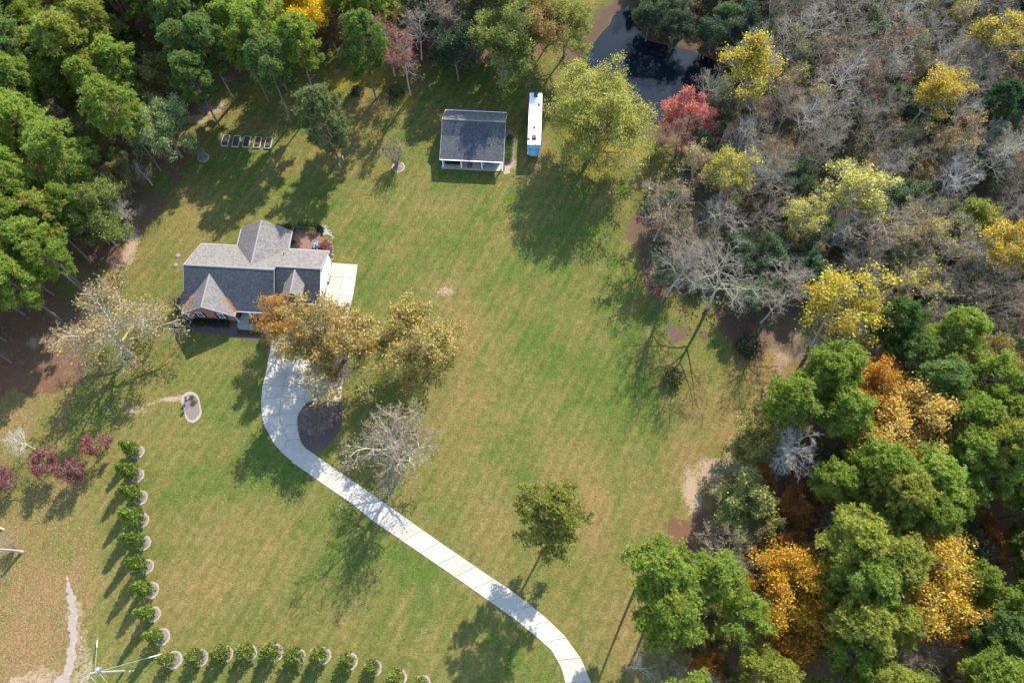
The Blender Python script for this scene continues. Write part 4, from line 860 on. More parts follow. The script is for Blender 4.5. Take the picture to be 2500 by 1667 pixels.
def broadleaf(seed, Ht=16.0, Rc=5.5, clear=.32, limbs=9, lev=(6, 6, 6), leafn=0, leafsize=.22, spread=.35, ang=52, up=.05, toponly=0.0, multi=0, barkm='bark', drop=0.0, twigs=3, trunkr=.24, cover=1.0, wig=.16):
    rs = np.random.RandomState(seed); w = Wood(); tw = Wood()
    if multi:
        S0 = rs.normal(0, .12, (multi, 3)) * np.array([1, 1, 0]); a = np.arange(multi) * 2.4
        D0 = nrm(np.stack([np.cos(a) * .42, np.sin(a) * .42, np.ones(multi)], 1)); L0 = np.full(multi, Ht * .62) * rs.uniform(.8, 1.1, multi)
        P0, R0 = poly(rs, S0, D0, L0, np.full(multi, trunkr * .4), 5, .05, .03, .4)
        w.tubes(P0, R0, 6); s1 = spawn(rs, P0, R0, L0 * .55, limbs, .35, 30, .8)
    else:
        L0 = np.array([Ht * .72]); P0, R0 = poly(rs, np.zeros((1, 3)) - np.array([[0, 0, .2]]), np.array([[0, 0, 1.0]]), L0, np.array([trunkr]), 8, .05, .06, .3)
        R0[0] *= 1.35; w.tubes(P0, R0, 8); s1 = spawn(rs, P0, R0, np.array([Rc * 1.25]), limbs, clear / .72, ang, 1.0, .62)
    P1, R1 = poly(rs, s1[0], s1[1], s1[2], s1[3], 5, wig, up, .35); w.tubes(P1, R1, 5)
    s2 = spawn(rs, P1, R1, s1[2], lev[0], .22, 46, .52, .6); P2_, R2_ = poly(rs, s2[0], s2[1], s2[2], np.maximum(s2[3], .02), 4, wig * 1.1, up, .4); w.tubes(P2_, R2_, 4)
    s3 = spawn(rs, P2_, R2_, s2[2], lev[1], .2, 44, .52, .6); P3, R3 = poly(rs, s3[0], s3[1], s3[2], np.maximum(s3[3], .026), 3, wig * 1.2, up, .5); tw.tubes(P3, R3, 3)
    ends = P3
    if lev[2]:
        s4 = spawn(rs, P3, R3, s3[2], lev[2], .15, 42, .62, .7); P4, R4 = poly(rs, s4[0], s4[1], np.maximum(s4[2], .25), np.maximum(s4[3], .015), 2, .2, up * .6, .5); tw.tubes(P4, R4, 3); ends = P4
        if twigs:
            s5 = spawn(rs, P4, R4, s4[2], twigs, .2, 40, .75, .8); P5, R5 = poly(rs, s5[0], s5[1], np.maximum(s5[2], .2), np.full(len(s5[0]), .0065), 1, 0, 0, .6); tw.tubes(P5, R5, 3)
    lf = None
    if leafn:
        C = np.concatenate([ends[-1], ends[-1] * .5 + ends[-2] * .5]); zmax = C[:, 2].max(); zmin = C[:, 2].min()
        keep = np.ones(len(C), bool)
        if toponly: keep &= ((C[:, 2] - zmin) / (zmax - zmin) + rs.normal(0, .12, len(C))) > toponly
        if cover < 1:
            key = np.sin(C @ np.array([1.1, .7, .9]) + seed) * np.sin(C @ np.array([-.6, 1.2, .8]) + 2 * seed); keep &= (key * .5 + .5 + rs.normal(0, .12, len(C))) < cover
        C = C[keep]; per = max(1, int(round(leafn / max(1, len(C)))))
        if len(C) > leafn: C = C[rs.permutation(len(C))[:leafn]]; per = 1
        lf = leaves(rs, C, per, spread, leafsize, M['leaf'], 'crown')
    return dict(trunk=w.mesh('trunk', M[barkm]), branches=tw.mesh('branches', M['twig'] if barkm != 'bark' else M['bark']), crown=lf)

def pine(seed, Ht=20.0, Rc=4.2, clear=.48, nb=46, tufts=10, blade=.40, shape='round', trunkr=.22, limbdeath=8):
    rs = np.random.RandomState(seed); w = Wood()
    P0, R0 = poly(rs, np.array([[0, 0, -.2]]), np.array([[0, 0, 1.0]]), np.array([Ht]), np.array([trunkr]), 8, .018, .05, .18); w.tubes(P0, R0, 7)
    t = clear + (1 - clear) * ((np.arange(nb) + rs.uniform(0, 1, nb)) / nb) ** .85; t = np.clip(t, 0, .985)
    f = t * 8; i = np.clip(f.astype(int), 0, 7); u = (f - i)[:, None]; S0 = P0[i, 0] * (1 - u) + P0[i + 1, 0] * u
    q = (t - clear) / (1 - clear)
    prof = np.clip(np.sin(np.pi * np.clip(.16 + .80 * q, 0, 1)) ** .7, .2, 1) if shape == 'round' else np.clip(1.05 - q, .16, 1) ** .8
    az = np.arange(nb) * 2.399 + rs.uniform(-.4, .4, nb); el = np.radians(-4 + 58 * q ** 1.5 + rs.uniform(-10, 12, nb))
    D = np.stack([np.cos(az) * np.cos(el), np.sin(az) * np.cos(el), np.sin(el)], 1); L = Rc * prof * rs.uniform(.62, 1.14, nb)
    P1, R1 = poly(rs, S0, D, L, np.full(nb, .055) * (1.2 - q * .7), 4, .08, .05, .3); w.tubes(P1, R1, 4)
    s2 = spawn(rs, P1, R1, L, 5, .42, 45, .36, .6); P2_, R2_ = poly(rs, s2[0], s2[1], s2[2], np.maximum(s2[3], .012), 2, .1, .08, .5); w.tubes(P2_, R2_, 3)
    if limbdeath:
        td = rs.uniform(.2, clear, limbdeath); Sd = np.stack([P0[0, 0] + (P0[-1, 0] - P0[0, 0]) * x for x in td]); a = rs.uniform(0, 6.28, limbdeath); Dd = np.stack([np.cos(a), np.sin(a), rs.uniform(-.2, .3, limbdeath)], 1)
        Pd, Rd = poly(rs, Sd, nrm(Dd), rs.uniform(.5, 1.8, limbdeath), np.full(limbdeath, .03), 2, .1, 0, .4); w.tubes(Pd, Rd, 3)
    C = np.concatenate([P1[-1], P1[-2] * .4 + P1[-1] * .6, P2_[-1], P2_[-2] * .6 + P2_[-1] * .4]); ax_ = np.concatenate([D, D, s2[1], s2[1]])
    top = P0[-1] + np.array([[0, 0, .1]]); C = np.concatenate([C, top]); ax_ = np.concatenate([ax_, np.array([[0, 0, 1.0]])])
    ax_ = nrm(ax_ + np.array([0, 0, .9]))
    ct = np.repeat(C, tufts, 0) + rs.normal(0, .30, (len(C) * tufts, 3)) * np.array([1, 1, .55]); at_ = nrm(np.repeat(ax_, tufts, 0) + rs.normal(0, .35, (len(ct), 3)))
    tt = np.repeat(rs.uniform(0, 1, len(C)), tufts) * .6 + rs.uniform(0, .4, len(ct))
    nb_ = 7; c = np.repeat(ct, nb_, 0); a = np.repeat(at_, nb_, 0); d = nrm(a * .75 + nrm(rs.normal(0, 1, c.shape)) * .95); sd_ = perp(d, rs.uniform(0, 6.28, len(c))) * (blade * .16)
    l = (blade * rs.uniform(.7, 1.2, len(c)))[:, None]
    V = np.stack([c - sd_, c + sd_, c + d * l], 1).reshape(-1, 3)
    cr_ = npmesh('crown', M['needle'], V, [np.arange(len(c) * 3).reshape(-1, 3)], np.clip(np.repeat(tt, nb_) + rs.normal(0, .08, len(c)), 0, 1))
    return dict(trunk=w.mesh('trunk', M['pinebark']), crown=cr_, branches=None)

def conifer(seed, Ht=6.6, Rc=1.12):
    """dense pointed evergreen in upright sprays"""
    rs = np.random.RandomState(seed); w = Wood(); n0 = 3
    a = np.arange(n0) * 2.1; P0, R0 = poly(rs, np.stack([np.cos(a) * .1, np.sin(a) * .1, a * 0 - .1], 1), nrm(np.stack([np.cos(a) * .08, np.sin(a) * .08, a * 0 + 1], 1)), np.array([Ht * .93, Ht * .8, Ht * .72]), np.full(n0, .07), 6, .03, .05, .2); w.tubes(P0, R0, 6)
    nb = 95; q = ((np.arange(nb) + rs.uniform(0, 1, nb)) / nb); z = .1 * Ht + .9 * Ht * q; az = np.arange(nb) * 2.399
    r = Rc * np.clip(np.minimum((q + .12) * 4.0, 1.12 * (1 - q) ** .75), .05, 1) * rs.uniform(.6, 1.2, nb)
    C = np.stack([r * np.cos(az), r * np.sin(az), z], 1); B = np.stack([r * .1 * np.cos(az), r * .1 * np.sin(az), np.maximum(z - r * .5, .2)], 1)
    w.tubes(np.stack([B, C]), np.stack([np.full(nb, .022), np.full(nb, .008)]), 3)
    ax_ = nrm(C - B + np.array([0, 0, .8])); per = 14; c = np.repeat(C, per, 0) + rs.normal(0, .17, (nb * per, 3)); a_ = np.repeat(ax_, per, 0)
    d = nrm(a_ + rs.normal(0, .5, c.shape)); nr = perp(d, rs.uniform(0, 6.28, len(c))); s = .24 * rs.uniform(.6, 1.3, len(c))[:, None]
    V = np.stack([c - d * s, c - nr * s * .5, c + d * s, c + nr * s * .5], 1).reshape(-1, 3)
    cr_ = npmesh('crown', M['leaf'], V, [np.arange(len(c) * 4).reshape(-1, 4)], rs.uniform(0, 1, len(c)))
    return dict(trunk=w.mesh('trunk', M['bark']), crown=cr_, branches=None)
def bush(seed, Ht=2.6, Rc=1.7, n=900, size=.16):
    rs = np.random.RandomState(seed); w = Wood(); m_ = 14; a = np.arange(m_) * 2.4; el = rs.uniform(.4, 1.3, m_)
    D = np.stack([np.cos(a) * np.cos(el), np.sin(a) * np.cos(el), np.sin(el)], 1); L = np.full(m_, 1.0) * np.hypot(Rc * np.cos(el), Ht * np.sin(el)) * .8
    P1, R1 = poly(rs, np.zeros((m_, 3)), D, L, np.full(m_, .04 * Rc), 3, .12, .05, .3); w.tubes(P1, R1, 4)
    s2 = spawn(rs, P1, R1, L, 6, .3, 45, .45); P2_, R2_ = poly(rs, s2[0], s2[1], s2[2], np.maximum(s2[3], .008), 2, .15, .05, .5); w.tubes(P2_, R2_, 3)
    u = nrm(rs.normal(0, 1, (n // 10, 3)) * np.array([1, 1, .9]) + np.array([0, 0, .25])); u[:, 2] = np.abs(u[:, 2]) * .95; lump = 1 + .22 * np.sin(u @ np.array([5, 3, 2]) + seed) * np.sin(u @ np.array([-2, 5, 4]))
    C = u * np.array([Rc, Rc, Ht]) * (lump * rs.uniform(.75, 1.0, len(u)))[:, None]
    C = np.concatenate([C, P2_[-1]]); lf = leaves(rs, C, max(1, n // len(C)), .13 * Rc, size, M['leaf'], 'crown')
    return dict(trunk=w.mesh('stems', M['bark']), crown=lf, branches=None)

KIND = {
    'pine': dict(v=[pine(s, nb=nb_, Rc=r_, clear=c_) for s, nb_, r_, c_ in ((1, 50, 4.1, .5), (2, 44, 3.8, .55), (3, 54, 4.4, .48), (4, 42, 3.5, .5), (5, 48, 4.0, .58), (6, 40, 4.6, .6))], H=20, zc=15.0, bark=(1, 1, 1)),
    'yardpine': dict(v=[pine(11, 21, 5.2, .42, 62, 10, .42), pine(12, 19, 5.2, .36, 60, 10, .42)], H=20, zc=14, bark=(1, 1, 1)),
    'full': dict(v=[broadleaf(s, 15, 5.2, .25, 14, (6, 5, 4), 13000, .19, .36, 55, twigs=0) for s in (21, 22, 23)], fine=[broadleaf(s, 15, 5.2, .25, 15, (6, 5, 5), 26000, .125, .34, 55, twigs=0) for s in (24, 25)], H=15, zc=9.5, bark=(1, 1, 1)),
    'dome': dict(v=[broadleaf(31, 19, 7.9, .19, 30, (7, 6, 5), 48000, .16, .45, 64, twigs=0, trunkr=.42)], H=19, zc=10.5, bark=(.9, .95, .8)),
    'autumn': dict(v=[broadleaf(s, 15, 6.2, .25, 14, (7, 5, 5), 6200, .25, .33, 56, twigs=0, cover=.78, trunkr=.3, barkm='grey') if False else broadleaf(s, 15, 6.2, .25, 14, (7, 5, 5), 11000, .18, .33, 56, twigs=1, cover=.85, trunkr=.3) for s in (41, 42)], H=15, zc=9.5, bark=(1.2, 1.2, 1.2)),
    'sparse': dict(v=[broadleaf(s, 17, 5.6, .3, 11, (6, 6, 5), 2100, .17, .3, 50, twigs=2, cover=.62) for s in (51, 52)], H=17, zc=11, bark=(1.5, 1.45, 1.4)),
    'top': dict(v=[broadleaf(s, 19, 4.8, .35, 12, (6, 6, 5), 7500, .15, .36, 46, .06, twigs=2, toponly=.28, cover=.62) for s in (61, 62, 63)], H=19, zc=13.5, bark=(1.4, 1.35, 1.3)),
    'bare': dict(v=[broadleaf(s, 17, 5.4, .3, l_, (6, 5, 4), 0, ang=a_, twigs=2, barkm='twig', up=u_) for s, l_, a_, u_ in ((71, 11, 48, .05), (72, 13, 55, .02), (73, 10, 42, .08), (74, 14, 52, .05))], H=17, zc=11, bark=(1, 1, 1)),
    'oak': dict(v=[broadleaf(81, 15, 6.6, .2, 17, (7, 6, 6), 19000, .165, .34, 58, .05, twigs=1, barkm='twig', trunkr=.36, cover=.85, wig=.18), broadleaf(82, 16, 6.8, .22, 14, (7, 6, 4), 2600, .14, .34, 58, .03, twigs=1, barkm='twig', trunkr=.4, cover=.6, wig=.2), broadleaf(83, 15, 6.6, .18, 17, (7, 6, 6), 20000, .165, .34, 60, .04, twigs=1, barkm='twig', trunkr=.36, cover=.9, wig=.18), broadleaf(84, 15, 6.8, .2, 15, (7, 6, 4), 8500, .15, .36, 60, .03, twigs=1, barkm='twig', trunkr=.38, cover=.72, wig=.2)], H=15.5, zc=9.5, bark=(.95, .93, .9)),
    'fan': dict(v=[broadleaf(91, 7.2, 3, .3, 6, (4, 3, 0), 0, multi=13, up=.03, barkm='twig', trunkr=.24, wig=.06, twigs=0)], H=6, zc=3.5, bark=(1, .95, .8)),
    'maple': dict(v=[broadleaf(s, 6, 2.3, .3, 10, (6, 5, 3), 2300, .13, .2, 52, .04, twigs=0, trunkr=.1, barkm='twig') for s in (101, 102)], H=6, zc=4, bark=(1, 1, 1)),
    'conifer': dict(v=[conifer(s) for s in (111, 112, 113)], H=6, zc=3, bark=(1.2, 1.1, 1)),
    'bush': dict(v=[bush(s) for s in (121, 122, 123)], H=2.6, zc=1.6, bark=(1, 1, 1)),
    'shrub': dict(v=[bush(131, .75, .55, 420, .07), bush(132, .7, .6, 420, .07)], H=.8, zc=.4, bark=(1, 1, 1)),
}
NAME = dict(pine='pine_tree', yardpine='pine_tree', full='broadleaf_tree', dome='shade_tree', autumn='autumn_tree', sparse='autumn_tree', top='autumn_tree', bare='bare_tree', oak='oak_tree', fan='bare_shrub', maple='red_tree', conifer='conical_evergreen', bush='evergreen_bush', shrub='garden_shrub')
CATG = dict(pine='pine', yardpine='pine', conifer='evergreen tree', bush='bush', shrub='shrub', fan='shrub')
RS = np.random.RandomState(77)
def lin(c): return tuple((((v / 255) + .055) / 1.055) ** 2.4 if v > 10 else v / 255 / 12.92 for v in c)
TREES = []
def plant(kind, base, s=1.0, col=(.06, .09, .02), label=None, group=None, rz=None, lean=(0, 0), sw=1.0, var=None, bark_=None):
    K = KIND[kind]; vs__ = K['fine'] if kind == 'full' and s > .9 else K['v']; p = vs__[var if var is not None else RS.randint(len(vs__))]
    r = empty(NAME[kind], base, 0, label=label, cat=CATG.get(kind, 'tree'), group=group)
    r.rotation_euler = (lean[0], lean[1], RS.uniform(0, 6.28) if rz is None else rz); r.scale = (s * sw, s * sw, s)
    for nm in ('trunk', 'branches', 'crown'):
        if p.get(nm) is None: continue
        o = link('stems' if kind in ('bush', 'shrub') and nm == 'trunk' else nm, p[nm], r)
        b_ = bark_ or K['bark']
        if nm == 'trunk' and kind in ('bare', 'oak', 'top', 'sparse'): b_ = tuple(q * 1.45 for q in b_)
        o.color = (*col, 1) if nm == 'crown' else (*b_, 1)
    TREES.append((r, kind, s, base)); return r
def by_crown(kind, px, py, s=1.0, **k):
    z = KIND[kind]['zc'] * s; p = W(px, py, z); return plant(kind, (p.x, p.y, 0), s, **k)
def by_base(kind, px, py, s=1.0, **k): return plant(kind, tuple(W(px, py)), s, **k)
# ------------------------------------------------------------------ colours of foliage (albedo)
G1, G2, G3, G4 = (.185, .235, .032), (.26, .27, .040), (.125, .18, .040), (.215, .275, .040)
OLIVE, PALEG, YG = (.20, .185, .045), (.20, .245, .080), (.19, .185, .035)
YEL, GOLD, ORG, ORB, TAN_, RUST = (.41, .365, .08), (.36, .24, .02), (.42, .20, .025), (.36, .15, .02), (.30, .185, .07), (.24, .11, .06)
REDM, CRIM, DARKG = (.42, .10, .075), (.30, .04, .065), (.028, .052, .018)
LAND = []                                       # (short name, px, py) of things a label can point at
def T_(fn, kind, px, py, s, col, label, short=None, **k):
    r = fn(kind, px, py, s, col=col, label=label, **k)
    z = KIND[kind]['zc'] * s; b = r.location; c = PX(b.x, b.y, z)
    if short: LAND.append((short, c[0], c[1]))
    return r
# yard trees
T_(by_base, 'dome', 1440, 385, .98, (.30, .285, .05), 'very large round yellow-green shade tree between the camper and the pond', 'the round yellow-green tree', var=0, lean=(0, R(11)), rz=1.0, sw=1.02)
T_(by_base, 'oak', 846, 872, 1.12, (.31, .215, .055), 'golden brown oak overhanging the garage end of the house and drive', 'the golden oak over the drive', var=0, rz=.4, sw=1.0)
T_(by_crown, 'autumn', 684, 778, .74, (.33, .175, .035), 'small bright orange tree against the front porch roof of the house', None, var=0, rz=2)
T_(by_base, 'oak', 1030, 905, 1.02, (.32, .24, .055), 'gold and olive oak standing on the lawn right of the drive bed', 'the gold oak on the lawn', var=2, rz=2.7, sw=1.05)
T_(by_base, 'oak', 984, 1142, 1.1, (.24, .16, .07), 'half bare pale grey oak leaning over the lawn beside the curved drive', 'the half bare oak by the drive', var=1, rz=1.2, lean=(R(0), R(-4)))
T_(by_base, 'yardpine', 1346, 1302, .94, (.225, .22, .04), 'lone pine with a broad thin crown casting its shadow across the drive', 'the lone pine by the drive', var=0, lean=(R(-3), 0), rz=.5, sw=1.05)
T_(by_base, 'yardpine', 827, 394, .96, (.15, .17, .055), 'pine with a leaning trunk standing alone between raised beds and bare shrub', 'the pine behind the house', var=1, rz=2.2, sw=1.0)
T_(by_base, 'yardpine', 918, 241, .95, (.13, .185, .035), 'tall bright green pine at the back lawn edge, bare lower trunk showing', 'the back lawn pine', var=0, rz=4.0, sw=.9)
T_(by_base, 'sparse', 1003, 233, 1.0, (.25, .10, .06), 'nearly bare reddish tree with forked trunks at the back lawn edge', 'the reddish tree at the back lawn', var=0, sw=.85, rz=1)
T_(by_base, 'fan', 969, 405, 1.05, (0, 0, 0), 'leafless fan shaped shrub on a mulch ring left of the outbuilding', None, rz=0, bark_=(.95, .9, .72))
T_(by_base, 'oak', 318, 866, 1.04, (.30, .215, .085), 'wide pale oak with few tan leaves left of the house front', 'the pale oak beside the house', var=3, rz=3.4, sw=1.12)
T_(by_base, 'fan', 440, 748, .62, (0, 0, 0), 'small leafless shrub at the left front corner of the brick house', None, rz=2, bark_=(.7, .6, .5))
T_(by_base, 'fan', 497, 383, .42, (0, 0, 0), 'small cut back leafless shrub on a mulch ring left of the raised beds', None, rz=1, bark_=(.9, .9, .9))
T_(by_crown, 'maple', 88, 1123, 1.05, (.16, .022, .03), 'rounded crimson tree, the left one with bare grey twigs beside it', 'the crimson tree', var=0)
T_(by_crown, 'maple', 224, 1085, .95, (.19, .026, .032), 'crimson tree nearest the row of conical evergreens, red top', None, var=1)
T_(by_crown, 'maple', 172, 1133, 1.0, (.14, .024, .034), 'purplish crimson thin tree between the two other crimson trees', None, var=0)
T_(by_crown, 'maple', 8, 1166, .9, (.18, .03, .04), 'thin crimson tree cut by the left photo edge', None, var=1)
T_(by_base, 'bare', 86, 1096, .42, (0, 0, 0), 'small leafless grey tree rising just behind the crimson tree', None, bark_=(1.5, 1.5, 1.5), var=1)
T_(by_base, 'bare', 54, 1347, .95, (0, 0, 0), 'leafless tree with a stout pale trunk leaning out at the left edge', 'the pale trunk at the left edge', bark_=(.8, .77, .72), var=0)
T_(by_base, 'bare', 8, 1292, .62, (0, 0, 0), 'leafless pale tree with spreading white limbs behind the stout pale trunk', None, bark_=(.95, .92, .86), var=3, lean=(R(-25), R(38)))
T_(by_base, 'fan', 38, 1338, .55, (0, 0, 0), 'thicket of pale sprouts at the foot of the stout pale trunk', None, bark_=(1.0, .95, .85))
T_(by_base, 'bush', 874, 229, .8, DARKG, 'dark green bush left of the back lawn pine trunk', None)
T_(by_base, 'bush', 971, 230, 1.0, DARKG, 'round dark green bush between the pine trunk and reddish tree', None)
# upper left wood
for a in ((123, 28, .75, TAN_, 'tan brown broadleaf crown among pines in the upper left wood', 'the tan crown'), (186, 42, .8, OLIVE, 'olive broadleaf crown just right of the tan crown, upper left wood', None),
          (388, 300, 1.05, PALEG, 'pale green broadleaf tree bulging out at the wood edge near raised beds', 'the pale green broadleaf'), (386, 192, .85, OLIVE, 'olive broadleaf crown behind the pale green tree in the left wood', 'the olive crown'), (328, 160, .8, (.12, .12, .04), 'dull olive crown deeper in the left wood behind the pale green tree', None),
          (122, 440, 1.1, (.21, .20, .045), 'yellow topped broadleaf tree in the left wood facing the house', 'the yellow topped broadleaf'), (205, 505, 1.12, (.15, .175, .035), 'green-yellow broadleaf tree at the wood edge above the straw strip', 'the green-yellow broadleaf'), (240, 555, .7, (.075, .125, .028), 'low green broadleaf tree at the foot of the green-yellow one', None)):
    T_(by_crown, 'full', *a[:4], a[4], a[5], group='broadleaf trees in the left wood')
for a in ((393, 416, 1.12, 'tall pine whose purplish trunk stands on the wood edge by raised beds', 'the tall wood edge pine'), (154, 612, 1.0, 'pine with a long bare leaning trunk in the left wood', 'the long trunked pine'), (267, 596, .85, 'pine whose short trunk foot shows on the straw strip', None), (61, 768, .95, 'pine with a bare pale trunk low in the left wood', 'the pale trunked pine'), (20, 640, 1.0, 'dark pine cut by the left photo edge above the straw strip', None)):
    T_(by_base, 'pine', a[0], a[1], a[2], G1 if a[0] > 100 else G3, a[3], a[4], group='pines of the left wood')
T_(by_base, 'bare', 321, 553, .5, (0, 0, 0), 'thin leafless snag leaning over the straw strip at the wood edge', None, bark_=(1.3, 1.3, 1.3))
T_(by_base, 'bare', 372, 452, .45, (0, 0, 0), 'thin leafless sapling on the straw strip under the tall edge pine', None, bark_=(1.2, 1.15, 1.1))
for x, y, s, l in ((28, 545, 1.0, 'green pine at the left photo edge level with the yellow topped broadleaf'), (85, 600, .95, 'green pine leaning over the long bare trunk in the left wood'), (25, 690, .95, 'lowest green pine at the left photo edge above the straw strip'), (120, 640, .85, 'smaller green pine overhanging the straw strip in the left wood'), (60, 470, 1.0, 'green pine directly left of the yellow topped broadleaf'), (470, 190, .9, 'green pine nearest the red straw clearing in the left wood'), (500, 110, 1.0, 'tall green pine left of the red straw clearing'), (440, 120, .95, 'green pine between the dull olive crown and the straw clearing')):
    T_(by_crown, 'pine', x, y, s, (G1, G4, G3)[x % 3], l, None, group='pines of the left wood')
# top edge
T_(by_crown, 'full', 742, 20, 1.3, (.55, .37, .012), 'brilliant yellow tree at the top edge among green pines', 'the brilliant yellow tree')
for x, y, s, c, l in ((640, 70, 1.05, G4, 'bright green pine at the left shoulder of the brilliant yellow tree'), (722, 112, 1.05, G1, 'bright green pine in front of the brilliant yellow tree'), (655, 165, 1.0, G3, 'dark pine standing over the yellow grass behind the lone yard pine'), (560, 60, .95, G4, 'pine with an open crown over red pine straw at the top'), (598, 118, .95, G1, 'pine rising just left of the red straw clearing')):
    T_(by_crown, 'pine', x, y, s, c, l, None, group='pines along the back of the yard')
for k_, x, y, s, c, l, sh in (('full', 1222, 95, 1.3, (.165, .18, .035), 'broad olive green tree with a rust tinge behind the outbuilding', 'the broad olive green tree'), ('full', 1300, 62, 1.15, (.26, .17, .05), 'rust and olive crown between the outbuilding lawn and the pond track', 'the rust and olive crown'), ('full', 1385, 45, 1.05, (.21, .21, .035), 'yellow-green crown beside the grassy track to the pond', 'the yellow-green crown by the track'),
                              ('bare', 1345, 25, .8, (0, 0, 0), 'leafless grey tree beside the yellow-green crown at the track', None), ('full', 1112, 118, .9, (.045, .066, .030), 'dark blue-green evergreen broadleaf behind the back lawn', 'the dark evergreen behind the lawn'), ('sparse', 1075, 45, .95, (.17, .135, .06), 'thin olive brown tree at the top edge beside the dark evergreen', None), ('sparse', 945, 95, .9, (.24, .10, .055), 'thin rusty red tree between the back lawn pine and dark evergreen', None),
                              ('full', 1165, 30, .9, (.13, .125, .045), 'olive crown at the top edge behind the broad olive green tree', None), ('full', 1030, 25, .8, (.05, .07, .032), 'dark green crown at the top edge above the reddish tree', None)):
    T_(by_crown, k_, x, y, s, c, l, sh)
# beyond the pond
for x, y, s, c, l, sh in ((1590, 40, .68, (.055, .085, .035), 'dark green broadleaf tree overhanging the far pond bank', 'the dark tree over the pond'), (1660, 62, .62, (.06, .08, .038), 'dark olive tree at the far pond bank, right of the dark green one', None), (1735, 85, .66, (.05, .08, .036), 'dark green tree at the right end of the far pond bank', 'the right far bank tree'), (1815, 70, .8, (.065, .085, .042), 'dull dark green tree at the top behind the yellow topped pond tree', None)):
    T_(by_crown, 'full', x, y, s, c, l, sh, group='dark trees behind the pond')
YT = [('top', 1845, 140, 1.15, (.36, .28, .03), 'pale brown tree with yellow top at the right pond bank', 'the yellow topped pond tree'), ('top', 2290, 215, 1.0, (.38, .27, .03), 'golden topped tree high in the right wood, dark pine beside it', 'the golden tree high in the wood'),
      ('top', 2085, 450, 1.0, YEL, 'bright yellow crown in the middle of the right wood', 'the bright yellow crown'), ('top', 1980, 525, .75, YEL, 'small bright yellow crown just below the larger yellow crown', 'the small yellow crown'),
      ('top', 2080, 745, 1.2, (.40, .31, .025), 'broad yellow tree over the clearing strip in the right wood', 'the broad yellow tree'), ('full', 2375, 528, .72, (.24, .25, .04), 'yellow-green crown in the right wood near the right edge', 'the yellow-green crown at right'), ('top', 2462, 600, .95, (.40, .28, .02), 'golden yellow crown cut by the right photo edge', 'the golden crown at the right edge'),
      ('sparse', 2290, 575, .85, (.32, .25, .06), 'brownish crown dotted with yellow leaves, left of the yellow-green crown', None), ('top', 2462, 70, 1.0, (.33, .25, .035), 'yellowish thin crown in the upper right corner', 'the corner crown'), ('top', 1790, 420, .85, (.34, .30, .04), 'grey tree with a few yellow top leaves above the pale lawn path', None),
      ('full', 2400, 880, 1.1, (.215, .165, .045), 'tan and olive oak crown at the right, above the pines', 'the tan oak at right'), ('sparse', 2240, 690, .9, (.36, .30, .04), 'leafless branched tree with scattered yellow leaves beside the broad yellow tree', None), ('sparse', 2330, 330, .9, (.30, .20, .05), 'grey-brown crown with tawny leaves under the golden tree', None),
      ('sparse', 1705, 400, .85, (.30, .21, .06), 'tawny thin tree at the lawn edge below the red maple', None), ('full', 2455, 250, .8, (.055, .075, .03), 'dull green crown near the right edge beside the golden tree', None), ('pine', 2440, 250, .8, (.045, .085, .03), 'dark green pine top beside the golden tree high in the wood', None)]
for k_, x, y, s, c, l, sh in YT: T_(by_crown, k_, x, y, s, c, l, sh, sw=1.2 if k_ == 'top' else 1.0, group='autumn trees of the right wood' if k_ != 'pine' else None)
T_(by_crown, 'autumn', 1690, 285, .78, (.47, .15, .10), 'coral red maple at the near end of the pond', 'the coral red maple')
T_(by_crown, 'sparse', 1660, 335, .62, (.32, .12, .07), 'thin rusty tree in front of the coral red maple', None)
T_(by_base, 'bare', 1726, 752, 1.24, (0, 0, 0), 'large leafless tree with a thick pale trunk at the lawn edge', 'the thick trunked bare tree', var=1, bark_=(.95, .92, .86), rz=1)
T_(by_crown, 'bare', 1662, 645, 1.05, (0, 0, 0), 'wide leafless tree spreading over the lawn left of the thick trunk', 'the wide bare tree', var=3, bark_=(.9, .87, .82))
T_(by_crown, 'bare', 1835, 430, .95, (0, 0, 0), 'leafless brown tree with drooping limbs behind the thick trunked one', None, var=3)
T_(by_crown, 'bare', 2165, 540, 1.05, (0, 0, 0), 'big tawny grey leafless crown right of the bright yellow crown', 'the tawny bare crown', var=1, bark_=(1.15, 1.0, .9))
T_(by_crown, 'bare', 2330, 440, .95, (0, 0, 0), 'silvery leafless crown above the yellow-green crown at right', 'the silvery bare crown', var=2, bark_=(1.3, 1.3, 1.4))
T_(by_crown, 'bare', 2060, 180, 1.0, (0, 0, 0), 'silvery pink leafless crown in the upper right wood', 'the silvery pink crown', var=0, bark_=(1.3, 1.2, 1.25))
T_(by_crown, 'bare', 1945, 1092, 1.05, (0, 0, 0), 'white leafless tree standing out among dark green pines', 'the white bare tree', var=3, bark_=(1.6, 1.6, 1.65))
T_(by_crown, 'bare', 2030, 850, .85, (0, 0, 0), 'grey leafless tree below the broad yellow tree', None, var=1, bark_=(1.15, 1.1, 1.15)); T_(by_crown, 'bare', 2130, 885, .75, (0, 0, 0), 'purplish grey leafless tree over the red straw clearing', None, var=0, bark_=(1.05, .98, 1.05))
T_(by_crown, 'bare', 1822, 1290, .5, (0, 0, 0), 'small grey leafless tree wedged between lower right pines', None, var=2, bark_=(1.0, .95, 1.0))
T_(by_crown, 'bare', 1560, 1632, .5, (0, 0, 0), 'small leafless tree at the bottom edge of the lower wood', None, var=0)
